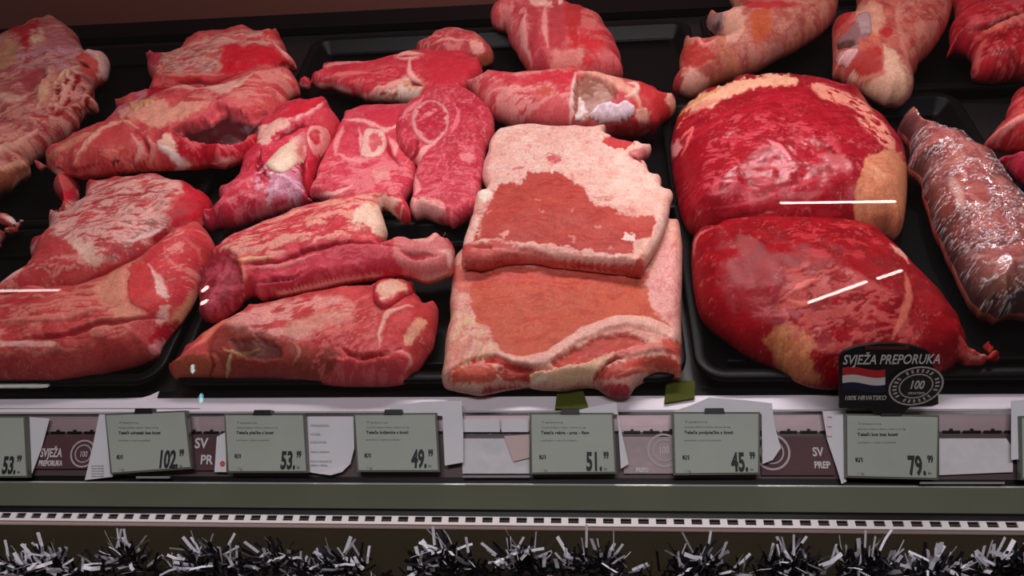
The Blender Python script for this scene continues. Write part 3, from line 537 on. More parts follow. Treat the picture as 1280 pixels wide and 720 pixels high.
# ------------------------------------------------ the two flank slabs
cut('flank_slab', 'lower flank slab of orange red meat rimmed with fat, layered along its front edge', 'meat',
 [(553,478),(553,460),(558,420),(562,395),(563,360),(566,332),(576,312),(600,300),(700,296),(800,288),(834,272),(846,277),(852,290),(853,330),(852,400),(852,466),(846,474),(822,472),(800,482),(785,496),(765,497),(740,486),(700,490),(660,486),(630,490),(600,495),(575,490),(560,487)],
 hb=.018, ht=.022, r=.014, H=.02, B=.014, dome=.006, sp=.0012, base=(228,168,150), base2=(222,152,136), lump=2.5, rough=1.6, seed=72, seam=.12, ops=[
 SP(None,(210,120,110),5,.62,.5), P([(584,352),(590,342),(640,338),(740,342),(800,344),(808,352),(812,368),(818,386),(838,400),(842,414),(834,420),(800,404),(772,402),(740,410),(712,428),(692,442),(660,450),(636,446),(622,432),(612,412),(594,398),(588,376)],(198,90,66),f=2.2,warp=4,dh=-1),
 P([(584,335),(680,332),(800,338),(808,350),(700,352),(590,352)],(206,90,78),f=5), S([(590,340),(700,340),(690,400),(600,410)],(214,104,92),-3,16,1.6,.56,.14,op=.4), S([(640,350),(810,350),(830,410),(660,440)],(208,96,66),0,22,1.8,.58,.12,op=.4), S([(600,340),(815,345),(830,410),(620,440)],(184,58,46),4,18,1.4,.62,.08,op=.6),
 P([(562,335),(584,335),(592,352),(586,366),(570,362)],(214,110,96),f=6),
 L([(622,448),(660,452),(686,446),(706,432),(740,412),(775,402),(810,404),(846,420)],(236,176,160),9,dh=3.5,taper=False),
 P([(694,452),(722,432),(760,418),(790,418),(810,428),(780,434),(750,446),(720,456),(700,460)],(190,70,58),f=3,dh=-4), L([(560,478),(566,462),(590,450),(620,450),(650,458),(690,462)],(182,48,40),5,dh=-4),
 P([(562,474),(568,460),(590,454),(616,458),(624,472),(606,480),(576,482)],(206,86,66),f=4,dh=1), L([(580,458),(600,456),(612,462)],(226,130,124),4,dh=1),
 P([(624,460),(664,460),(660,476),(630,474)],(164,46,36),f=4,dh=-3), P([(664,466),(700,460),(740,452),(770,440),(786,440),(752,456),(744,476),(700,484),(664,478)],(234,186,150),f=4,dh=2), L([(664,482),(676,474),(688,472)],(244,214,184),5,dh=2), L([(640,484),(670,488),(700,486)],(236,180,160),5,dh=1.5),
 L([(750,468),(766,450),(790,440),(830,436),(850,446)],(222,128,116),7,dh=3), P([(742,474),(760,458),(800,446),(848,450),(848,468),(800,466),(768,474)],(196,76,62),f=3,dh=0), L([(770,470),(800,462),(846,466)],(222,124,106),4,dh=1.5), L([(742,476),(756,458),(780,446)],(120,24,22),3,dh=-5), P([(826,428),(852,428),(852,446),(838,444)],(200,84,70),f=3),
 L([(560,484),(580,482),(600,484),(610,490)],(238,190,166),4,dh=1.5), P([(750,484),(776,480),(788,492),(770,498),(752,492)],(186,54,64),f=4), P([(604,482),(650,484),(660,492),(610,496)],(170,50,50),f=4,dh=-2),
 P([(808,352),(820,330),(838,300),(852,330),(848,392),(838,404),(818,386)],(228,160,152),f=5), S([(815,330),(850,300),(850,400),(820,380)],(200,110,106),70,10,2,.58,.1,op=.6), SP([(556,400),(590,396),(620,440),(600,452),(558,460)],(222,196,150),5,.5,.6), SP([(556,400),(590,396),(620,440),(600,452),(558,460)],(214,120,104),6,.62,.7)])
cut('flank_slab', 'upper flank slab with a broad sheet of cream fat, laid on the lower slab', 'meat',
 [(577,328),(579,306),(586,282),(592,262),(596,244),(602,235),(603,215),(606,200),(611,184),(620,166),(636,158),(664,154),(690,157),(730,157),(756,158),(764,168),(790,176),(803,178),(814,184),(812,194),(808,202),(812,212),(826,222),(831,232),(841,243),(838,260),(834,280),(822,312),(810,330),(800,345),(770,343),(720,337),(700,336),(660,330),(626,334),(600,338),(580,336)],
 hb=.058, ht=.045, r=.01, H=.012, B=.014, dome=.006, sp=.0012, base=(230,180,166), base2=(226,168,152), lump=2.5, rough=1.5, seed=76, seam=.12, ops=[
 SP([(620,165),(750,165),(820,240),(700,240),(620,215)],(214,120,116),4,.66,.6), S([(620,165),(750,165),(820,240),(700,240)],(236,200,184),-20,18,2,.55,.12,op=.6),
 P([(684,194),(700,194),(702,203),(688,203)],(206,90,96),f=3), L([(676,198),(690,192),(706,197)],(190,140,120),1.8,warp=2), L([(640,212),(656,208)],(200,110,110),3),
 P([(590,302),(592,286),(606,268),(616,248),(628,232),(646,230),(656,230),(658,216),(676,214),(700,217),(716,228),(734,240),(740,252),(764,262),(790,270),(816,270),(818,288),(806,306),(792,318),(750,316),(714,308),(680,303),(640,300),(600,300)],(182,72,62),f=2,warp=3,dh=-.8),
 S([(600,250),(700,220),(810,275),(790,310),(620,300)],(200,84,72),-8,26,1.2,.56,.1,op=.4), S([(600,250),(700,220),(810,275),(790,310),(620,300)],(168,44,40),-10,22,1.3,.6,.08,op=.6),
 *[P([(x-3,y-2),(x+3,y-2),(x+2,y+2),(x-2,y+2)],(228,150,138),f=2,op=.6,ws=5) for x,y in ((672,248),(716,265),(748,284),(716,296),(676,264),(610,264),(764,310))], P([(780,292),(790,290),(792,298),(784,300)],(238,200,190),f=2), P([(626,290),(636,286),(632,296)],(230,150,140),f=2),
 P([(578,306),(600,302),(650,304),(700,312),(750,324),(800,328),(806,338),(800,346),(760,344),(700,338),(640,334),(600,338),(579,334)],(196,80,74),f=3,dh=-1),
 P([(628,302),(668,302),(700,308),(730,318),(780,322),(800,325),(790,330),(740,328),(704,326),(680,316),(650,308)],(234,170,156),f=3,dh=2), L([(600,310),(650,316),(700,324)],(222,130,120),4,dh=1.2), L([(590,330),(640,328),(700,332),(790,332)],(176,50,50),3,dh=-2.5), L([(610,324),(660,322),(720,330)],(216,116,104),3,dh=1), L([(590,308),(610,306),(616,312)],(160,40,40),4,dh=-2),
 P([(795,302),(818,296),(816,312),(804,328),(792,326)],(232,176,158),f=3), L([(820,270),(828,276),(826,296)],(236,190,176),5), P([(796,326),(806,324),(806,340),(790,344)],(190,70,64),f=3),
 P([(756,170),(776,168),(792,172),(792,180),(778,184),(760,182)],(192,62,62),f=2.5,dh=-2), P([(788,190),(804,184),(812,196),(802,202),(790,198)],(210,120,116),f=3), L([(786,192),(796,198),(806,204)],(130,30,36),3,dh=-3),
 P([(594,238),(606,236),(614,244),(606,252),(598,250)],(240,220,204),f=4,dh=1), L([(606,236),(606,206),(614,178)],(224,150,150),4,dh=-1.5), SP([(582,300),(592,270),(600,280),(596,300)],(240,196,180),3,.5)])
# ------------------------------------------------ the two round roasts and the wrapped cut
cut('round_roast', 'upper round roast, deep red and glossy with fat along the top and a tan patch', 'meat',
 [(838,185),(843,160),(850,142),(865,125),(890,110),(920,97),(955,91),(990,92),(1030,98),(1060,107),(1085,125),(1105,145),(1120,165),(1130,187),(1134,210),(1133,250),(1128,284),(1118,300),(1096,302),(1050,306),(960,306),(900,304),(864,294),(851,270),(845,240),(840,212)],
 hb=.03, ht=.03, r=.04, H=.034, B=.026, dome=.034, sp=.0014, base=(150,15,30), base2=(134,12,26), lump=3, rough=1.0, seed=80, seam=.22, mat=MEATG, wob=.6, ops=[
 S(None,(172,36,48),8,26,3,.56,.14,op=.4), P([(845,160),(856,138),(884,116),(925,102),(970,92),(996,97),(985,106),(945,110),(915,118),(888,134),(868,140),(852,152)],(222,160,130),f=3,warp=3,dh=1.5), L([(858,146),(884,132),(900,126)],(196,100,90),4,op=.6), L([(846,148),(868,128),(910,106)],(190,140,90),3),
 L([(862,140),(880,130),(900,124)],(206,130,116),3), P([(846,152),(858,140),(868,136),(860,146),(848,158)],(170,24,30),f=2,dh=-3),
 S([(1018,102),(1042,110),(1064,118),(1084,130),(1108,160),(1124,188),(1108,186),(1086,164),(1060,136),(1040,128),(1022,118)],(222,140,120),-45,16,3,.44,.1,f=5,op=.9,dh=1),
 P([(1078,206),(1092,192),(1108,186),(1124,192),(1136,210),(1136,260),(1128,292),(1112,304),(1092,296),(1072,278),(1068,248),(1074,226)],(198,124,90),f=5,warp=3), SP([(1075,210),(1130,200),(1130,290),(1080,290)],(176,96,76),5,.62,.5), P([(1090,270),(1122,268),(1118,296),(1100,292)],(168,88,66),f=8,op=.7),
 P([(846,196),(880,170),(910,190),(900,220),(870,228),(850,220)],(140,10,24),f=16,dh=-2), L([(848,178),(866,160),(852,196)],(214,90,90),3,dh=1.5), P([(838,184),(848,176),(852,184),(842,196)],(222,130,130),f=3),
 S([(900,150),(1030,160),(1040,230),(890,250)],(206,80,92),-12,10,2,.54,.1,op=.5,dh=.8), L([(960,176),(976,186),(988,200)],(222,110,120),4,dh=1), L([(870,286),(920,272),(970,262)],(110,8,18),4,dh=-3), L([(880,262),(940,252),(1000,230),(1050,216)],(206,70,80),3,op=.6),
 P([(1030,190),(1060,196),(1064,212),(1040,212)],(196,110,110),f=7,op=.5)])
cut('round_roast', 'lower round roast, bright red with a small curled tail, behind the black sign', 'meat',
 [(865,306),(872,290),(890,280),(920,273),(970,270),(1030,272),(1072,275),(1096,284),(1115,302),(1140,327),(1165,352),(1185,376),(1200,400),(1206,418),(1212,432),(1218,438),(1224,437),(1228,431),(1236,430),(1243,437),(1238,449),(1226,458),(1210,459),(1198,456),(1180,466),(1130,478),(1060,486),(1030,487),(1000,480),(970,463),(940,450),(910,430),(880,405),(870,380),(865,345)],
 hb=.02, ht=.04, r=.034, H=.027, B=.018, dome=.02, sp=.0013, base=(146,12,22), base2=(130,9,19), lump=3, rough=1.0, seed=84, seam=.22, mat=MEATR, wob=.6, ops=[
 P([(900,340),(940,330),(960,370),(950,410),(910,410),(890,380)],(140,8,20),f=24,dh=-1), P([(960,420),(985,408),(1004,412),(1020,430),(1010,450),(1030,474),(996,476),(972,458)],(190,110,72),f=10,warp=6,op=.9), SP([(970,415),(1010,415),(1010,470),(975,465)],(206,136,90),3,.54,.6),
 S([(985,340),(1040,330),(1130,380),(1130,440),(1020,440),(980,400)],(196,90,84),15,16,3,.5,.14,op=.6,dh=.8), L([(988,366),(1004,356),(1024,348)],(214,110,100),6,dh=1.5), L([(986,376),(1006,380),(1020,372)],(206,96,80),5,dh=1), L([(1132,340),(1136,370),(1126,404),(1116,424)],(206,110,90),7,op=.7,dh=.6),
 L([(1112,306),(1128,318),(1136,328)],(226,150,140),4), L([(866,320),(872,296),(890,284)],(206,100,100),2.5), P([(1198,420),(1212,436),(1232,430),(1244,436),(1236,450),(1220,458),(1200,452)],(208,72,70),f=3,dh=0), L([(1204,440),(1222,446),(1238,438)],(230,140,136),3), S([(1000,280),(1080,280),(1100,320),(1000,320)],(200,60,64),10,14,2,.58,.1,op=.5)])
roll = cut('wrapped_tenderloin', 'long pink brown tenderloin roll tightly wrapped in clear film, at the right', 'meat',
 [(1122,168),(1126,154),(1134,142),(1142,138),(1152,138),(1158,146),(1168,154),(1198,163),(1228,182),(1250,206),(1272,234),(1315,280),(1345,330),(1345,400),(1300,404),(1262,400),(1238,405),(1218,396),(1204,372),(1186,334),(1166,294),(1156,256),(1146,232),(1134,214),(1135,192)],
 hb=.034, ht=.05, r=.034, H=.032, B=.03, dome=.012, sp=.0010, base=(190,96,84), base2=(164,62,58), lump=3, rough=1.2, seed=88, ops=[
 S(None,(206,130,118),-60,16,3,.56,.12,op=.5), L([(1186,214),(1196,240),(1200,262),(1206,272)],(222,160,146),10), P([(1160,240),(1185,230),(1200,280),(1190,300),(1168,280)],(176,60,44),f=10), L([(1204,300),(1216,320),(1236,318)],(222,150,140),5), P([(1204,360),(1240,340),(1290,360),(1250,400),(1222,392)],(164,92,66),f=12)])
def film_over(pc, label, name, lift):
    p = PIECES[label]; m, nt, b, out = new_mat('cling_film')
    tr = nt.nodes.new('ShaderNodeBsdfTransparent'); tr.inputs['Color'].default_value = (.95,.94,.94,1)
    gl = nt.nodes.new('ShaderNodeBsdfGlossy'); gl.inputs['Roughness'].default_value = .14
    fr = nt.nodes.new('ShaderNodeFresnel'); fr.inputs['IOR'].default_value = 1.45; mx = nt.nodes.new('ShaderNodeMixShader'); m2 = nt.nodes.new('ShaderNodeMixShader')
    b.inputs['Base Color'].default_value = (.8,.7,.72,1); b.inputs['Roughness'].default_value = .3
    at = nt.nodes.new('ShaderNodeAttribute'); at.attribute_name = 'flesh'; sp_ = nt.nodes.new('ShaderNodeSeparateColor'); nt.links.new(at.outputs['Color'], sp_.inputs[0])
    for l in (fr.outputs[0], ): nt.links.new(l, mx.inputs[0])
    nt.links.new(tr.outputs[0], mx.inputs[1]); nt.links.new(gl.outputs[0], mx.inputs[2])
    nt.links.new(sp_.outputs[0], m2.inputs[0]); nt.links.new(mx.outputs[0], m2.inputs[1]); nt.links.new(b.outputs[0], m2.inputs[2]); nt.links.new(m2.outputs[0], out.inputs[0])
    us = p['used']; Q = p['Q'][us]*1000; C0 = Q-Q.mean(0); w_, v_ = np.linalg.eigh(C0.T@C0); ax = v_[:,1]; t_ = np.array([-ax[1], ax[0]])
    a = Q@ax; c = Q@t_
    a2 = a+(fbm(c/16, a/30, 905, 2)-.5)*14+.012*(c-c.mean())**2*.5
    r1 = 1-np.abs(2*fbm(c/15, a2/4.2, 901, 3)-1); r2 = 1-np.abs(2*fbm(c/11, a2/2.6+40, 911, 2)-1)
    cr = np.maximum(sm((r1-.93)/.06), .7*sm((r2-.955)/.04))*sm((fbm(c/22, a/22, 915, 2)-.36)/.15)
    z = (lift+1.6*cr)*.001
    iv = np.zeros(len(p['Q']), np.int64); iv[us] = np.arange(len(us))
    p['emit'](name, p['Wt'][us]+z[:,None]*p['N'], iv[p['fc']], np.repeat((.03+.6*cr)[:,None], 3, 1), m, pc)
film_over(roll, 'long pink brown tenderloin roll tightly wrapped in clear film, at the right', 'cling_film', .8)
cut('beef_chunk', 'red piece with a pale pink edge at the right border, level with the wrapped roll', 'meat',
 [(1228,186),(1240,168),(1254,152),(1262,132),(1270,116),(1300,106),(1330,110),(1330,196),(1300,196),(1268,192),(1246,190)],
 hb=.04, ht=.05, r=.018, H=.02, B=.018, dome=.01, sp=.0018, base=(196,50,54), seed=92, ops=[L([(1230,184),(1250,166),(1272,150),(1300,140)],(228,140,130),6,dh=2), S(None,(222,100,96),40,14,3,.58,.1,op=.6)])
cut('beef_chunk', 'dark crimson piece at the right border, under the pale edged one', 'meat',
 [(1240,212),(1252,198),(1270,192),(1300,190),(1330,196),(1330,250),(1300,246),(1280,234),(1258,217)],
 hb=.028, ht=.03, r=.016, H=.016, B=.016, dome=.008, sp=.0018, base=(170,20,50), seed=94, ops=[S(None,(200,60,80),40,14,3,.58,.1,op=.6)])
# ================================================ display deck, platters
BLK = simple('black_melamine', (9,8,9), .4, spec=.1, bump=.08, bscale=40)
DECKM = simple('dark_deck_steel', (34,30,30), .4, metal=.3, bump=.1, bscale=60)
def dpt(px, py, h): return deck(px, py, h)
def lx(y): return None
# deck runs to the back wall
def on_deck(x, s, h=0.0): return D0+np.array([x,0,0])+DV*s+DN*h
def sl(py, px=640):   # distance up the deck of an image row
    p = deck(px, py); return (p-D0)@DV
S0, S1 = sl(497), sl(30)
def slab(name, x0, x1, s0, s1, h0, h1, mat, parent=None, bev=0.0):
    V = [on_deck(x, s, h) for h in (h0, h1) for s in (s0, s1) for x in (x0, x1)]
    Fc = [(0,2,3,1),(4,5,7,6),(0,1,5,4),(2,6,7,3),(0,4,6,2),(1,3,7,5)]
    return mesh(name, V, Fc, mat, parent)
tag(slab('floor', -1.6, 1.6, S0-.01, S1+.05, -.03, -.004, DECKM), kind='structure')
def platter(label, x0, x1, s0, s1, depth=.022, rim=.02, notch=None):
    """rectangular black platter: flat bed, sloping sides, rolled rim"""
    e = empty('serving_platter', on_deck((x0+x1)/2, (s0+s1)/2, -.003)); tag(e, label, 'platter', None)
    rings = [(0.0, depth-.006), (0.0, depth-.001), (.002, depth), (.010, depth), (.013, depth-.002), (.022, .004), (.028, .001), (.04, .0)]
    V = []; Fc = []; n = 8*4
    def ring(ins, h):
        r = max(.03-ins, .004); pts = []
        for cx, cy, a0 in ((x1-ins-r, s1-ins-r, 0), (x0+ins+r, s1-ins-r, 90), (x0+ins+r, s0+ins+r, 180), (x1-ins-r, s0+ins+r, 270)):
            for k in range(8):
                a = math.radians(a0+k*90/7); pts.append(on_deck(cx+r*math.cos(a), cy+r*math.sin(a), h))
        return pts
    for ins, h in rings: V += ring(ins, h)
    for k in range(len(rings)-1):
        for i in range(n): j = (i+1) % n; Fc.append((k*n+i, k*n+j, (k+1)*n+j, (k+1)*n+i))
    Fc.append(tuple(range((len(rings)-1)*n, len(rings)*n)))
    # underside
    m0 = len(V); V += ring(.0, depth-.006); V += ring(.03, -.003)
    for i in range(n): j = (i+1) % n; Fc.append((m0+j, m0+i, m0+n+i, m0+n+j))
    Fc.append(tuple(reversed(range(m0+n, m0+2*n))))
    mesh('bed', V, Fc, BLK, e, True)
    # raised bead just inside the rim, as two long rails
    for s in (s0+.034, s1-.034):
        pts = []; Vb = []; Fb = []
        for k in range(25):
            x = x0+.035+(x1-x0-.07)*k/24
            for q in range(8):
                a = q*math.pi/4; Vb.append(on_deck(x, s+.003*math.cos(a), .006+.003*math.sin(a)))
        for k in range(24):
            for q in range(8): Fb.append((k*8+q, k*8+(q+1)%8, (k+1)*8+(q+1)%8, (k+1)*8+q))
        mesh('bead', Vb, Fb, BLK, e, True)
    return e
def X(px, py, h=.02): return deck(px, py, h)[0]
platter('black platter under the flank slabs and the folded chop, front row', X(205,480), X(862,480), S0+.006, sl(292,540)+.004)
platter('black platter at the front left corner under the big shoulder', X(-420,480), X(196,480), S0+.006, sl(292,540)+.004)
platter('black platter at the front right under the round roasts and wrapped roll', X(872,480), X(1420,480), S0+.006, sl(134,1150)+.004)
sb0 = sl(292,540)+.012; sb1 = sl(52,600)
platter('black platter in the back row behind the leg steaks', X(398,38), X(860,20), sb0, sb1, depth=.022)
platter('black platter in the back row under the left stack', X(-160,60), X(360,42), sb0, sb1, depth=.022)
platter('black platter in the back row under the shanks', X(872,14), X(1420,5), sl(134,1150)+.012, sb1+.02, depth=.022)
# back panel: dull dark brown sheet that mirrors the case faintly
BACK = simple('dark_back_panel', (120,72,62), .45, metal=.3, spec=.4, bump=.05, bscale=12)
pb = on_deck(0, S1+.06)
V = [(-1.6,pb[1],pb[2]-.1),(1.6,pb[1],pb[2]-.1),(1.6,pb[1],pb[2]+.75),(-1.6,pb[1],pb[2]+.75)]
V2 = [(x,y+.02,z) for x,y,z in V]
tag(mesh('wall_back', V+V2, [(0,1,2,3),(7,6,5,4),(0,3,7,4),(1,5,6,2),(3,2,6,7),(0,4,5,1)], BACK), kind='structure')
STEP = simple('back_step_steel', (48,44,42), .35, metal=.6)
tag(slab('trim_back_step', -1.6, 1.6, S1+.0, S1+.055, .0, .012, BLK), kind='structure')

# ================================================ front of the case (profile swept along X)
def prof_next(p, ang, row, px=640):
    """follow direction ang (deg below horizontal, towards customer) from p until image row"""
    d = np.array([0, -math.cos(math.radians(ang)), -math.sin(math.radians(ang))]); n = np.cross(d, [1,0,0])
    q = hit(px, row, p, n); return np.array([0, q[1], q[2]])
def sweep(name, pts, mat, x0=-1.3, x1=1.3, th=.004, parent=None, seg=1, smooth=False):
    pts = [np.array([0, p[1], p[2]]) for p in pts]; n = len(pts); V = []; Fc = []
    off = []
    for i in range(n):
        t = pts[min(i+1,n-1)]-pts[max(i-1,0)]; t /= np.linalg.norm(t); nn = np.array([0, t[2], -t[1]]); off.append(nn)
    for x in (x0, x1):
        for p in pts: V.append(p+[x,0,0])
        for p, o in zip(pts, off): V.append(p+[x,0,0]+o*th*SGN)
    m = 2*n
    for i in range(n-1):
        Fc.append((i, i+1, m+i+1, m+i)); Fc.append((n+i, m+n+i, m+n+i+1, n+i+1))
    for k in (0, m): Fc.append(tuple(k+i for i in range(n))+tuple(k+n+i for i in reversed(range(n))))
    Fc.append((0, m, m+n, n)); Fc.append((n-1, 2*n-1, m+2*n-1, m+n-1))
    o = mesh(name, V, Fc, mat, parent, smooth); return o
SGN = -1
pA = deck(640, 497, .004); pA = np.array([0, pA[1], pA[2]])
WHT = simple('white_plastic_edge', (214,205,212), .35); 
pB = prof_next(pA, 12, 513)
pC = prof_next(pB, 60, 515.5)
pD = prof_next(pC, 5, 519.5)      # dark gap
pE = prof_next(pD, 42, 540)       # mauve metal strip
pF = prof_next(pE, 42, 597)       # back of the price rail
pG = prof_next(pF, 20, 604.5)      # black foot
pH = prof_next(pG, 10, 606.5)      # bright lip
pI = prof_next(pH, 55, 637)        # grey green panel
pJ = prof_next(pI, 70, 640)
pK = prof_next(pJ, 8, 647)         # dark groove
pL = prof_next(pK, 12, 657.5)        # perforated strip
pM = prof_next(pL, 50, 664)        # rounded rail
pN = prof_next(pM, 82, 760)
case = empty('display_case_front', pN+np.array([0,0,-.1])); tag(case, 'long refrigerated meat case front with white ledge, price rail and perforated vent strip', 'display case')
MAUVE = simple('brushed_mauve_metal', (196,172,176), .35, metal=.55, bump=.05, bscale=90)
DARK = simple('black_rail', (14,12,14), .3); PANEL = simple('grey_green_panel', (122,124,106), .32, metal=.25)
LIP = simple('pale_lip', (206,204,196), .25, metal=.3); RAILM = simple('rosy_steel_rail', (196,170,162), .3, metal=.25)
GRV0 = None
GRV = simple('dark_groove', (22,20,18), .5); LOW = simple('dark_lower_panel', (92,82,62), .35, metal=.1)
sweep('white_ledge', [pA+[0,.0015,.0], pA, pB], WHT, parent=case)
sweep('ledge_skirt', [pA+[0,.012,.0], pA+[0,.0015,.0]], DARK, parent=case)
def lpt(x, y): return hit(x, y, pA+np.array([0,0,.0012]), np.cross(pB-pA, [1,0,0])/np.linalg.norm(pB-pA))
_l = [lpt(*q) for q in ((-60,510),(-60,500),(60,499),(150,498),(178,497),(188,494),(199,489),(196,497),(202,503),(222,507),(250,510))]
_n = len(_l); tag(mesh('ledge_cover', _l+[p-[0,0,.001] for p in _l], [tuple(range(_n)), tuple(reversed(range(_n,2*_n)))]+[(i,_n+i,_n+(i+1)%_n,(i+1)%_n) for i in range(_n)], WHT, case))
sweep('ledge_gap', [pB, pC], WHT, parent=case); sweep('gap_channel', [pC, pD], DARK, parent=case)
sweep('hook_strip', [pD, pE], MAUVE, parent=case)
sweep('price_rail', [pE, pF], simple('rail_back', (96,78,80), .4, metal=.2), parent=case)
sweep('rail_foot', [pF, pG], DARK, parent=case)
sweep('lip', [pG, pH], LIP, parent=case); sweep('front_panel', [pH, pI], PANEL, parent=case)
sweep('groove', [pI, pJ, pK], GRV, parent=case)
# perforated vent strip: real slots
def vent():
    d = pL-pK; w = np.linalg.norm(d); d /= w; nn = np.array([0, d[2], -d[1]]); nn = nn if nn[2] > 0 else -nn
    pitch = .0165; V = []; Fc = []
    def quad(a, b, c, e): k = len(V); V.extend([a, b, c, e]); Fc.append((k, k+1, k+2, k+3))
    def bar(xa, xb, ta, tb, z=.0015):
        P0 = [pK+d*t+[x,0,0] for t, x in ((ta,xa),(ta,xb),(tb,xb),(tb,xa))]; k = len(V)
        V.extend([p+nn*z for p in P0]); V.extend([p-nn*.0005 for p in P0])
        Fc.extend([(k,k+3,k+2,k+1),(k+4,k+5,k+6,k+7),(k,k+1,k+5,k+4),(k+1,k+2,k+6,k+5),(k+2,k+3,k+7,k+6),(k+3,k,k+4,k+7)])
    bar(-1.3, 1.3, 0, w*.06); bar(-1.3, 1.3, w*.7, w)
    x = -1.3
    while x < 1.3: bar(x, x+pitch*.4, w*.06, w*.7); x += pitch
    mesh('vent_strip', V, Fc, simple('white_vent_metal', (250,240,238), .35), case)
    sweep('vent_well', [pK-[0,0,.006], pL-[0,0,.006]], GRV, parent=case)
vent()
mid = (pL+pM)/2+np.array([0,-.002,.0015])
sweep('rounded_rail', [pL, mid+[0,0,.0005], pM], RAILM, parent=case, smooth=True); sweep('lower_panel', [pM, pN], LOW, parent=case)
# notched hook teeth along the strip: one long comb
def comb():
    u = (pE-pD)/np.linalg.norm(pE-pD); nn = np.array([0, u[2], -u[1]]); nn = nn if nn[1] < 0 else -nn
    V = []; Fc = []
    c = pE; pitch = .0185; x = -1.3
    def box(xa, xb, ta, tb, h):
        P0 = [c+u*t+[x,0,0] for t, x in ((ta,xa),(ta,xb),(tb,xb),(tb,xa))]; k = len(V)
        V.extend([p for p in P0]); V.extend([p+nn*h for p in P0])
        Fc.extend([(k,k+1,k+2,k+3),(k+4,k+7,k+6,k+5),(k,k+4,k+5,k+1),(k+1,k+5,k+6,k+2),(k+2,k+6,k+7,k+3),(k+3,k+7,k+4,k)])
    while x < 1.3:
        box(x, x+pitch*.84, -.0009, .0011, .002); box(x+pitch*.36, x+pitch*.5, -.0026, -.0009, .002); x += pitch
    mesh('hook_comb', V, Fc, DARK, case)
comb()

# ================================================ flat items standing in the price rail
un = (pF-pE)/np.linalg.norm(pF-pE)            # down along the rail
rn = np.array([0, un[2], -un[1]]); rn = rn if rn[1] < 0 else -rn   # towards the customer
RX = np.array([1.0,0,0])
def rail(px, py, off):  return hit(px, py, pE+rn*off, rn)
def sheet(name, pts, off, mat, th=.0004, parent=None, bow=0.0, lean=0.0):
    Pw = [rail(x, y, off) for x, y in pts]; c = sum(Pw)/len(Pw)
    if bow:
        xs = [p[0] for p in Pw]; a, b = min(xs), max(xs)
        Pw = [p+rn*bow*math.sin(math.pi*(p[0]-a)/(b-a+1e-9)) for p in Pw]
    n = len(Pw); V = Pw+[p-rn*th for p in Pw]
    Fc = [tuple(range(n)), tuple(reversed(range(n, 2*n)))]+[(i, n+i, n+(i+1)%n, (i+1)%n) for i in range(n)]
    return mesh(name, V, Fc, mat, parent)
_fonts = {}
def text(body, name, px, py, off, h, mat, parent=None, align='LEFT', sx=1.0, bold=0.0, plane=None, rot=0.0, th=.0001):
    """writing laid on the rail plane (or plane=(point, right, up, normal)); h = capital height in metres"""
    cu = bpy.data.curves.new(name, 'FONT'); cu.body = body; cu.size = h/.70; cu.align_x = align; cu.extrude = th; cu.offset = bold; cu.resolution_u = 3
    o = bpy.data.objects.new('tmp', cu); COL.objects.link(o); bpy.context.view_layer.update()
    me = bpy.data.meshes.new_from_object(o.evaluated_get(bpy.context.evaluated_depsgraph_get())); me.name = name
    COL.objects.unlink(o); bpy.data.objects.remove(o)
    if plane is None: p0 = rail(px, py, off); r, u, n = RX, -un, rn
    else: r, u, n = plane[1:]; p0 = hit(px, py, plane[0]+n*off, n)
    if rot: a = math.radians(rot); r, u = r*math.cos(a)+u*math.sin(a), u*math.cos(a)-r*math.sin(a)
    V = np.empty(len(me.vertices)*3); me.vertices.foreach_get('co', V); V = V.reshape(-1, 3)
    W = p0+V[:,0:1]*sx*r+V[:,1:2]*u+V[:,2:3]*n
    me.vertices.foreach_set('co', W.astype(np.float32).ravel()); me.update(); me.materials.clear(); me.materials.append(mat)
    ob = bpy.data.objects.new(name, me); COL.objects.link(ob)
    if parent is not None: ob.parent = parent; ob.matrix_parent_inverse = Matrix.Translation(-Vector(parent.location))
    return ob
INK = simple('display_ink', (28,30,28), .6); GINK = simple('grey_print', (112,116,110), .6); WINK = simple('white_print', (214,206,204), .5)
SCREEN = simple('electronic_paper', (176,180,170), .3, var=.15, bscale=30); BEZ = simple('clear_grey_bezel', (96,98,86), .3); CLIP = simple('black_clip', (16,16,16), .4)
PAP = simple('white_paper', (226,222,226), .6, var=.1, bscale=40)
mm_ = .001
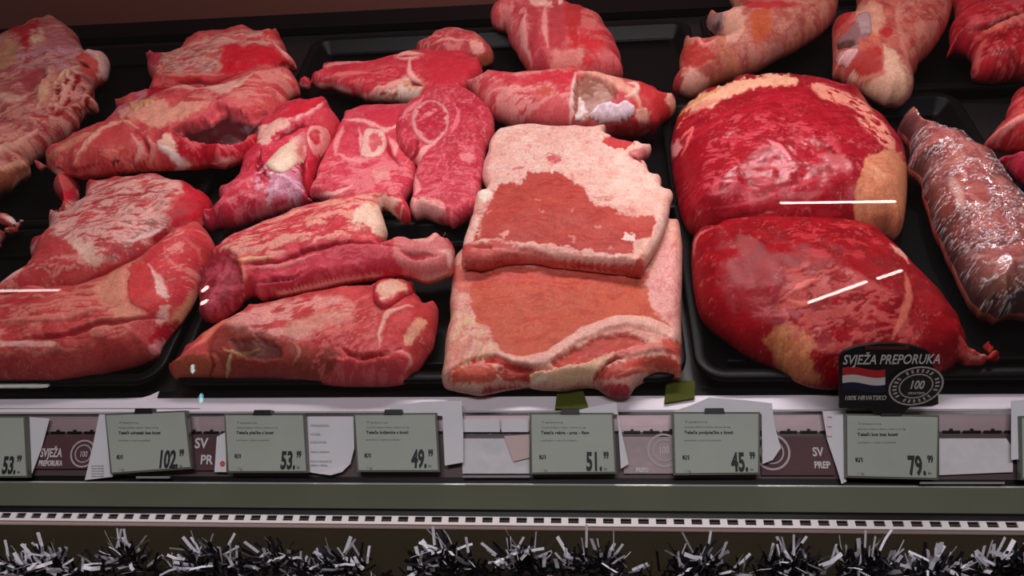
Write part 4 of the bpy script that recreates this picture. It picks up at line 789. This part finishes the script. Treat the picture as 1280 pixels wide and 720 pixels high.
def price_label(q, price, cents, head, title, label, off=.012, grp=None, cx=None):
    """q: four corners as seen (tl, tr, br, bl)"""
    c = [rail(x, y, off) for x, y in q]; ctr = sum(c)/4
    e = empty('price_label', ctr-rn*off+un*.03); tag(e, label, 'price label', grp)
    def quad(name, ins, z0, z1, mat):
        cc = []
        for p in c:
            v = p-ctr; L_ = abs(v@RX); H_ = abs(v@un); cc.append(ctr+RX*(v@RX)*(1-ins/L_)+un*(v@un)*(1-ins/H_))
        V = [p+rn*z0 for p in cc]+[p+rn*z1 for p in cc]
        return mesh(name, V, [(0,1,2,3),(7,6,5,4),(0,4,5,1),(1,5,6,2),(2,6,7,3),(3,7,4,0)], mat, e)
    quad('bezel', 0, -.006, 0.0, BEZ); quad('screen', .0018, 0.0, .0006, SCREEN)
    x0, y0 = q[0]; w = q[1][0]-q[0][0]; h = q[3][1]-q[0][1]; px0 = (q[0][0]+q[3][0])/2
    sl_ = (q[1][1]-q[0][1])/w
    tilt = -math.degrees(math.atan(sl_)); T = lambda s, fx, fy, hh, m, **k: text(s, 'print', x0+(px0-x0)*1+w*fx, y0+h*fy+sl_*w*fx, off+.0008, hh, m, e, **k)
    T(head, .13, .17, .0018, GINK, sx=2.6); T('maloprodajna cijena, cijena za kg', .13, .25, .0017, GINK, sx=1.35)
    T(title, .13, .345, .0028, INK, sx=1.12, bold=.00012); T('podrijetlo i uvjeti na poledini', .13, .46, .0016, GINK, sx=1.3)
    T('K/1', .11, .75, .0036, INK, sx=.95, bold=.0003); T('1 kg', .13, .95, .0026, GINK)
    T(price, .86, .93, .0165, INK, align='RIGHT', sx=.53, bold=.0009)
    T(cents, .875, .74, .0062, INK, sx=.56, bold=.0004); T('kn', .88, .93, .0028, INK, sx=.8)
    # clip on the upper edge
    mx_ = (q[0][0]+q[1][0])/2-2; my = (q[0][1]+q[1][1])/2; p = rail(mx_, my, off)
    V = [p+RX*a-un*b+rn*z for z in (-.008, .002) for a, b in ((-.0095,-.0015),(.0095,-.0015),(.0085,.0035),(-.0085,.0035))]
    mesh('clip', V, [(0,3,2,1),(4,5,6,7),(0,1,5,4),(1,2,6,5),(2,3,7,6),(3,0,4,7)], CLIP, e)
    return e
price_label([(-70,520),(32,520),(35,597),(-67,597)], '53.', '99', 'Svinjetina', 'Svinjska plećka bez kosti', 'electronic price label cut off by the left edge of the photo')
price_label([(131,517),(233,513),(240,586),(138,593)], '102.', '99', 'Teletina', 'Teleći odrezak bez kosti', 'slightly tilted electronic price label reading 102, white paper poking out at its left')
price_label([(280,517),(381,517),(385,591),(284,591)], '53.', '99', 'Teletina', 'Teleća plećka s kosti', 'electronic price label with the curled printed paper right beside it on its right')
price_label([(442,517),(546,516),(550,590),(446,590)], '49.', '99', 'Teletina', 'Teleća koljenica s kosti', 'electronic price label with the large white sheet showing above and right of it')
price_label([(662,516),(767,516),(771,592),(663,593)], '51.', '99', 'Teletina', 'Teleća rebra - prsa - flam', 'electronic price label under the flank slabs, right of the crumpled shiny wrap')
price_label([(840,515),(950,515),(950,593),(842,594)], '45.', '99', 'Teletina', 'Teleća podplećka s kosti', 'electronic price label with a creased white sheet rising behind, left of the dark maroon card')
price_label([(1056,517),(1174,519),(1173,600),(1057,597)], '79.', '99', 'Teletina', 'Teleći but bez kosti', 'electronic price label directly under the black arched sign')
price_label([(1274,520),(1370,521),(1370,600),(1276,600)], '7', '99', 'Teletina', 'Teleći but', 'electronic price label only just showing at the right edge')
# papers
def paper(pts, off, label, th=.0004, bow=0.0, lines=()):
    o = sheet('paper_slip', pts, off, PAP, th, bow=bow); tag(o, label, 'paper')
    return o
RINK = simple('red_print', (200,60,70), .5)
def put(owner, *a, **k):
    o = text(*a, **k); o.parent = owner; o.matrix_parent_inverse = Matrix.Translation(-Vector(owner.location)); return o
p1 = paper([(33,521),(62,523),(52,560),(40,592),(34,590)], .006, 'folded white paper right of the cut off label at the left edge')
p2 = paper([(124,518),(137,518),(141,596),(106,600),(114,566)], .007, 'white paper sticking out left of the 102 label')
for i in range(5): put(p2, 'uvoznik i proizvođač', 'print', 114, 583+i*3.2, .0076, .0011, GINK)
p3 = paper([(271,546),(282,540),(283,590),(268,590)], .006, 'small white slip with a red mark left of the 53 label')
put(p3, 'o', 'print', 275, 582, .0068, .006, RINK, bold=.0005)
p4 = paper([(379,521),(442,521),(443,560),(438,580),(428,590),(414,594),(398,592),(386,590)], .005, 'white printed paper with curled lower corner between the 53 and 49 labels', bow=.002)
for i, (s, yy) in enumerate((('Deklaracija proizvoda', 532),('rok trajanja', 543),('porijeklo Hrvatska', 553),('klaonica i rasjekaonica', 565),('čuvati na temperaturi do', 577),('pakirano u zaštitnoj', 582))): put(p4, s, 'print', 388, yy, .008, .0015, GINK)
p5 = paper([(487,508),(530,502),(577,501),(579,540),(579,578),(556,582),(553,520),(487,516)], .009, 'large white sheet tucked behind the 49 label')
p6 = paper([(716,514),(742,508),(770,503),(777,540),(786,580),(776,586),(772,518),(716,518)], .009, 'white sheet sticking up behind the 51 label')
p7 = paper([(842,514),(860,508),(886,497),(930,500),(965,504),(968,530),(976,560),(966,575),(953,580),(952,517),(842,517)], .009, 'white creased sheet behind the 45 label')
p8 = paper([(1028,514),(1057,513),(1058,602),(1052,605),(1046,585),(1034,550)], .007, 'torn pointed white paper left of the 79 label')
for i in range(3): put(p8, 'cijena', 'print', 1034, 522+i*12, .0078, .0014, RINK)
p9 = paper([(1264,501),(1290,498),(1290,572),(1264,575)], .009, 'white paper at the right end of the rail')
# promotional cards under the clear strip
CARD = simple('maroon_grey_card', (104,72,76), .3, var=.4, bscale=25); SEALM = simple('seal_grey', (190,176,176), .35)
def ring(cx, cy, ro, ri, off, mat, parent, name='seal_ring', plane=None, n=40):
    if plane is None: p0 = rail(cx, cy, off); r, u, nn = RX, -un, rn
    else: r, u, nn = plane[1:]; p0 = hit(cx, cy, plane[0]+nn*off, nn)
    V = []; Fc = []
    for z in (0, -.0002):
        for rr in (ro, ri):
            for k in range(n): a = 2*math.pi*k/n; V.append(p0+r*rr*math.cos(a)+u*rr*math.sin(a)+nn*z)
    for k in range(n):
        j = (k+1) % n; Fc.append((k, j, n+j, n+k)); Fc.append((2*n+k, 3*n+k, 3*n+j, 2*n+j)); Fc.append((k, 2*n+k, 2*n+j, j)); Fc.append((n+k, n+j, 3*n+j, 3*n+k))
    return mesh(name, V, Fc, mat, parent)
def promo(pts, label, words, seal=None, cream=True, mat=None):
    e = sheet('promotion_card', pts, .003, mat or CARD, .0006); tag(e, label, 'card')
    for s, x, y, h, k in words: put(e, s, 'print', x, y, .0036, h, WINK, sx=k, bold=.0003)
    if seal:
        x, y, r = seal; ring(x, y, r, r*.88, .0036, SEALM, e); ring(x, y, r*.66, r*.58, .0036, SEALM, e); put(e, '100', 'print', x, y+4, .0036, r*.42, WINK, align='CENTER', sx=.7)
    return e
promo([(44,544),(128,544),(128,586),(36,586)], 'maroon card with slanted white words, left of the 102 label', [('SVJEŽA',50,571,.0085,.62),('PREPORUKA',48,582,.0052,.62)], (104,567,.014))
promo([(238,544),(282,544),(282,588),(240,588)], 'grey pink card in the gap between the 102 and 53 labels', [('SV',243,560,.010,.9),('PR',250,580,.009,.9)])
GLOS = simple('glossy_clear_wrap', (240,234,238), .12, spec=.8, bump=1.0, bscale=45, var=.3)
promo([(578,548),(662,548),(662,592),(578,592)], 'shiny crumpled pale wrap between the 49 and 51 labels', [], None, mat=GLOS)
tag(sheet('paper_slip', [(578,524),(624,524),(625,540),(579,540)], .003, PAP), 'yellowish white slip high in the rail, right of the large sheet', 'paper')
tag(sheet('paper_slip', [(628,524),(661,524),(661,540),(627,540)], .003, PAP), 'narrow white slip high in the rail, left of the 51 label', 'paper')
tag(sheet('paper_slip', [(630,545),(662,543),(662,572),(642,577)], .0055, simple('pink_paper',(206,176,172),.5)), 'pinkish square slip lying on the crumpled wrap', 'paper')
promo([(776,546),(842,546),(842,592),(780,592)], 'pale pink card with round seal, left of the 45 label', [('PREPO',795,590,.004,.7)], (830,563,.016), mat=simple('pale_card',(196,176,178),.2,bump=.6,bscale=60,var=.3))
promo([(950,546),(1044,546),(1044,594),(952,594)], 'dark maroon card with round seal, right of the 45 label', [('SV',1016,570,.008,.8),('PREP',1018,585,.006,.8)], (965,565,.017))
promo([(1174,548),(1258,548),(1266,560),(1266,590),(1174,594)], 'crumpled clear wrap over a grey card, right of the 79 label', [], None, mat=GLOS)
# scan edges under the labels: clear strip foot
CLEAR = simple('clear_strip_edge', (150,150,146), .15, spec=.8)
for a, b, y in ((170,212,597),(578,662,596),(1150,1256,604)):
    tag(sheet('clear_strip', [(a,y-1.6),(b,y-1.6),(b,y+1),(a,y+1)], .008, CLEAR, .002), {170:'short bright strip under the 102 label',578:'bright strip under the crumpled pale wrap',1150:'bright strip under the 79 label'}[a], 'strip')

# ================================================ black promotional sign on its foot
sg_n = -ray(1112, 470); sg_n[0] = 0; sg_n /= np.linalg.norm(sg_n)
sg_n = np.array([0, -1.0, 0])
sg_u = np.array([0, 0, 1.0])
sg_p = pB+np.array([0,-.015,.002]); SGP = (sg_p, RX, sg_u, sg_n)
def sg(px, py, off=0): return hit(px, py, sg_p+sg_n*off, sg_n)
BOARD = simple('matte_black_board', (20,16,17), .4)
def sgmesh(name, pts, off, th, mat, parent):
    Pw = [sg(x, y, off) for x, y in pts]; n = len(Pw); V = Pw+[p-sg_n*th for p in Pw]
    return mesh(name, V, [tuple(range(n)), tuple(reversed(range(n,2*n)))]+[(i, n+i, n+(i+1)%n, (i+1)%n) for i in range(n)], mat, parent)
sign = empty('promotion_sign', sg(1112,513)); tag(sign, 'black arched sign with a flag, words and round seal, in front of the lower roast', 'sign')
arch = [(1049,510),(1049,446),(1056,439),(1074,433),(1095,430),(1118,430),(1140,433),(1158,438),(1166,444),(1167,462),(1172,470),(1173,505),(1165,508)]
sgmesh('board', arch, 0, .003, BOARD, sign); sgmesh('foot', [(1082,506),(1140,506),(1128,518),(1094,518)], -.0005, .004, BOARD, sign)
text('SVJEŽA PREPORUKA', 'lettering', 1053, 455.5, .0006, .0108, WINK, sign, sx=.60, bold=.0002, plane=SGP)
text('100% HRVATSKO', 'lettering', 1055, 500, .0006, .0052, WINK, sign, sx=.66, bold=.0001, plane=SGP)
REDL = simple('faint_red_line', (90,36,34), .5)
sgmesh('top_line', [(1081,433),(1136,433),(1136,437),(1081,437)], .0006, .0003, REDL, sign)
fl = None
for k, (c, nm) in enumerate((((200,44,48),'red_stripe'),((228,220,216),'white_stripe'),((26,30,62),'blue_stripe'))):
    top = []; bot = []
    for i in range(9):
        x = 1053+i*6.7; w = 2.2*math.sin(i/8*math.pi*1.7+.4); top.append((x, 461+k*9.4-w)); bot.append((x, 461+(k+1)*9.4-w))
    o = sgmesh('flag_stripe', (top+bot[::-1])[::-1], .0006, .0003, simple(nm, c, .5), sign); o['label'] = nm.replace('_', ' ')+' of the flag'
o = ring(1145, 483, .0235, .0, .0008, simple('seal_black', (36,32,32), .4), sign, 'seal', SGP, 40)
ring(1145, 483, .0235, .0218, .0012, SEALM, sign, 'seal_ring', SGP); ring(1145, 483, .0148, .0136, .0012, SEALM, sign, 'seal_ring', SGP)
text('100', 'seal_number', 1145, 486, .0012, .0098, WINK, sign, align='CENTER', sx=.62, bold=.0003, plane=SGP)
text('HRVATSKO', 'seal_word', 1145, 493, .0012, .0028, WINK, sign, align='CENTER', sx=.7, plane=SGP)
c0 = sg(1145, 483, .0012)
for k in range(26):
    a = 2*math.pi*k/26; r_, u_ = RX*math.cos(a)+sg_u*math.sin(a), -RX*math.sin(a)+sg_u*math.cos(a)
    V = [c0+r_*q+u_*w for q, w in ((.0165,-.0009),(.0202,-.0009),(.0202,.0009),(.0165,.0009))]; V += [v-sg_n*.0003 for v in V]
    if k % 7 == 3: continue
    mesh('seal_letter', V, [(0,1,2,3),(7,6,5,4),(0,4,5,1),(1,5,6,2),(2,6,7,3),(3,7,4,0)], SEALM, sign)
# olive plastic tabs on the ledge
OLIVE = simple('olive_plastic', (70,74,18), .65, spec=.1)
def tab(pts, label):
    q = [deck(x, y, .004) for x, y in pts]; n = len(q); V = [p+DN*.001 for p in q]+[p+DN*.003 for p in q]
    tag(mesh('plastic_tab', V, [tuple(reversed(range(n))), tuple(range(n,2*n))]+[(i,(i+1)%n,n+(i+1)%n,n+i) for i in range(n)], OLIVE), label, 'tab')
tab([(694,513),(697,488),(728,488),(736,513)][::-1], 'olive green plastic tab in front of the lower flank slab')
tab([(830,506),(833,478),(868,478),(868,500)][::-1], 'olive green plastic tab between the flank slab and the lower roast')

# ================================================ tinsel garland
def tinsel():
    core_row = 735; cl = [(-40,20),(8,16),(62,26),(160,38),(262,34),(345,36),(430,24),(560,40),(655,34),(745,30),(878,24),(985,26),(1080,26),(1172,12),(1260,26),(1330,30)]
    base = np.array(pN); 
    def cp(px, row, out=.03): return hit(px, row, pM+np.array([0,-out,0]), np.array([0,-1.0,.12]))
    e = empty('tinsel_garland', cp(640, 760)); tag(e, 'silver and black tinsel garland hung along the bottom of the case', 'garland')
    V = []; Fc = []; pts = [cp(x, 738+6*math.sin(x/60), .03) for x in range(-60, 1341, 10)]
    for i, p in enumerate(pts):
        for q in range(6): a = q*math.pi/3; V.append(p+np.array([0, math.cos(a)*.003, math.sin(a)*.003]))
    for i in range(len(pts)-1):
        for q in range(6): Fc.append((i*6+q, i*6+(q+1)%6, (i+1)*6+(q+1)%6, (i+1)*6+q))
    mesh('core_wire', V, Fc, DARK, e)
    for nm, mat, cnt, lo in (('silver_fringe', simple('silver_foil', (250,246,255), .4, metal=0), 680, .014), ('dark_fringe', simple('dark_foil', (9,8,15), .5, metal=0), 2200, .012)):
        V = []; Fc = []
        for _ in range(cnt):
            ci = random.randrange(len(cl)); cx, amp = cl[ci]; px = random.gauss(cx, 25)
            d0 = math.exp(-((px-cx)/34)**2); row = 726-amp*.95*d0*random.random()**.7 - (6 if nm[0] == 's' else -4)
            c = cp(px, row, .03+random.uniform(-.008,.012))
            ang = random.gauss(math.pi/2, .7); el = random.uniform(-.9,.5)
            d = np.array([math.cos(ang)*math.cos(el), math.sin(el), math.sin(ang)*math.cos(el)])
            l = random.uniform(lo, lo+.011); s = c+d*random.uniform(.002,.012); t = s+d*l
            w = np.cross(d, [random.gauss(0,1), -1.2, random.gauss(0,1)]); w /= np.linalg.norm(w)+1e-9; w *= random.uniform(.0009,.0019)
            bend = np.array([0,-1,0])*random.uniform(-.002,.002)
            k = len(V); m = (s+t)/2+bend
            V.extend([s-w, s+w, m-w, m+w, t-w, t+w]); Fc.extend([(k,k+1,k+3,k+2),(k+2,k+3,k+5,k+4)])
        o = mesh(nm, V, Fc, mat, e); o['kind'] = 'stuff'
tinsel()
# ================================================ sloping front glass
ga = math.radians(22); gn = np.array([0, -math.cos(ga), math.sin(ga)]); gu = np.array([0, math.sin(ga), math.cos(ga)])
g0 = pB+np.array([0,-.008,.0005])
def glass():
    m, nt, b, out = new_mat('clear_glass')
    tr = nt.nodes.new('ShaderNodeBsdfTransparent'); gl = nt.nodes.new('ShaderNodeBsdfGlossy'); gl.inputs['Roughness'].default_value = .0
    fr = nt.nodes.new('ShaderNodeFresnel'); mx = nt.nodes.new('ShaderNodeMixShader')
    ge = nt.nodes.new('ShaderNodeNewGeometry'); io = nt.nodes.new('ShaderNodeMapRange'); io.inputs[3].default_value = 1.5; io.inputs[4].default_value = 1/1.5
    nt.links.new(ge.outputs['Backfacing'], io.inputs[0]); nt.links.new(io.outputs[0], fr.inputs['IOR'])
    nt.links.new(fr.outputs[0], mx.inputs[0]); nt.links.new(tr.outputs[0], mx.inputs[1]); nt.links.new(gl.outputs[0], mx.inputs[2]); nt.links.new(mx.outputs[0], out.inputs[0])
    V = [g0+gu*s+RX*x-gn*t for t in (0, .005) for s in (0, .62) for x in (-1.3, 1.3)]
    o = mesh('window_1', V, [(0,1,3,2),(4,6,7,5),(0,4,5,1),(2,3,7,6),(0,2,6,4),(1,5,7,3)], m); tag(o, kind='structure')
glass()
# store lamps whose images show in the glass
def tube(px0, py0, px1, py1, dist, rad, strength, label, col=(255,250,240)):
    ends = []
    for x, y in ((px0,py0),(px1,py1)):
        p = hit(x, y, g0, gn); d = ray(x, y); d /= np.linalg.norm(d); r = d-2*(d@gn)*gn; ends.append(p+r*dist)
    a, b = ends; ax = (b-a)/np.linalg.norm(b-a); s = np.cross(ax, [0.1,.3,1]); s /= np.linalg.norm(s); t = np.cross(ax, s)
    V = []; Fc = []; n = 10
    for p, rr in ((a,.3),(a+ax*.004,1),(b-ax*.004,1),(b,.3)):
        for k in range(n): q = 2*math.pi*k/n; V.append(p+(s*math.cos(q)+t*math.sin(q))*rad*rr)
    for i in range(3):
        for k in range(n): Fc.append((i*n+k, i*n+(k+1)%n, (i+1)*n+(k+1)%n, (i+1)*n+k))
    Fc.append(tuple(reversed(range(n)))); Fc.append(tuple(range(3*n,4*n)))
    m = simple('lamp_tube', (255,255,255), .5, emit=col, es=strength)
    tag(mesh('ceiling_lamp', V, Fc, m), label, 'lamp')
tube(975,254,1121,252,2.2,.0042,17,'straight store lamp mirrored on the upper roast')
tube(1010,379,1085,352,2.2,.0046,16,'long slanted store lamp mirrored on the lower roast')
tube(1096,349,1129,338,2.2,.0046,16,'short slanted store lamp mirrored on the lower roast')
tube(-160,366,74,363,2.2,.004,9,'store lamp mirrored at the left over the front left shoulder')
tube(-160,431,68,430,2.2,.009,1.6,'dim store lamp mirrored low at the left')
tube(-160,484,60,483,2.2,.006,3,'lowest store lamp mirrored at the left')
tube(251,365,260,358,2.2,.006,14,'tiny slanted lamp mirrored beside the folded chop')
tube(250,381,259,375,2.2,.006,14,'second tiny slanted lamp mirrored beside the folded chop')
tube(240,456,240,467,2.2,.006,8,'short upright lamp mirrored on the lower shoulder',(220,255,255))
tube(250.5,493,250.5,504,2.2,.006,9,'short upright cyan lamp mirrored above the ledge',(160,240,255))
# ================================================ light
def area(name, loc, target, sx, sy, power, col, spread=180):
    l = bpy.data.lights.new(name, 'AREA'); l.shape = 'RECTANGLE'; l.size = sx; l.size_y = sy; l.energy = power; l.color = col; l.spread = math.radians(spread)
    o = bpy.data.objects.new(name, l); COL.objects.link(o); o.location = loc
    d = Vector(target)-Vector(loc); o.rotation_euler = d.to_track_quat('-Z','Y').to_euler(); return o
area('case_lamp', (-.02, .38, 1.8), (-.02, .24, .93), .85, .07, 4.1, (1, .9, .92), 140)
def spot(name, loc, target, power, col, ang=70, blend=1, rad=.02):
    l = bpy.data.lights.new(name, 'SPOT'); l.energy = power; l.color = col; l.spot_size = math.radians(ang); l.spot_blend = blend; l.shadow_soft_size = rad
    o = bpy.data.objects.new(name, l); COL.objects.link(o); o.location = loc
    o.rotation_euler = (Vector(target)-Vector(loc)).to_track_quat('-Z','Y').to_euler(); return o
for lx_, ly_, lz_, tx_, pw_ in ((.11,.33,1.63,.2,2.9),(.34,.36,1.63,.28,2.6),(-.19,.17,1.6,-.38,2.2),(.72,.45,1.5,.5,2.4)):
    spot('spot_lamp', (lx_,ly_,lz_), (tx_,.25,.95), pw_*1.8, (1,.97,.97), 48, 1, .02)
area('store_lamp', (0, -.75, 2.9), (0, -.05, .9), 1.6, .3, 20.0, (.98,.96,1.0))
w = bpy.data.worlds.new('store'); scene.world = w; w.use_nodes = True
w.node_tree.nodes['Background'].inputs[0].default_value = (.8,.6,.58,1); w.node_tree.nodes['Background'].inputs[1].default_value = .05
# ================================================ camera
cam = bpy.data.cameras.new('camera'); co = bpy.data.objects.new('camera', cam); COL.objects.link(co)
cam.sensor_width = 36; cam.lens = F/1280*36; cam.clip_start = .01; cam.clip_end = 50
mw = Matrix([[M[i][0], M[i][1], M[i][2], CAM[i]] for i in range(3)]+[[0,0,0,1]]); co.matrix_world = mw
scene.camera = co
vs = scene.view_settings; scene.display_settings.display_device = 'sRGB'
vs.view_transform = 'Standard'; vs.look = 'None'; vs.gamma = 1; vs.exposure = 0; vs.use_curve_mapping = False
scene.cycles.max_bounces = 8; scene.cycles.transparent_max_bounces = 12; scene.cycles.caustics_reflective = False
# repeated things share a group
GR = {'price_label':'price labels along the rail','serving_platter':'black platters on the deck','paper_slip':'papers tucked behind the price labels','promotion_card':'cards under the price labels','ceiling_lamp':'store lamps mirrored in the glass','plastic_tab':'olive tabs on the ledge','clear_strip':'bright strips under the labels','shoulder_cut':'shoulder cuts on the left platters','leg_steak':'leg steaks in the back row','shank':'shanks along the back','round_roast':'round roasts on the right platter','flank_slab':'stacked flank slabs','beef_chunk':'red pieces at the right edge','meat_scrap':'small end pieces'}
for o in scene.objects:
    k = o.name.split('.')[0]
    if o.parent is None and k in GR and 'label' in o: o['group'] = GR[k]
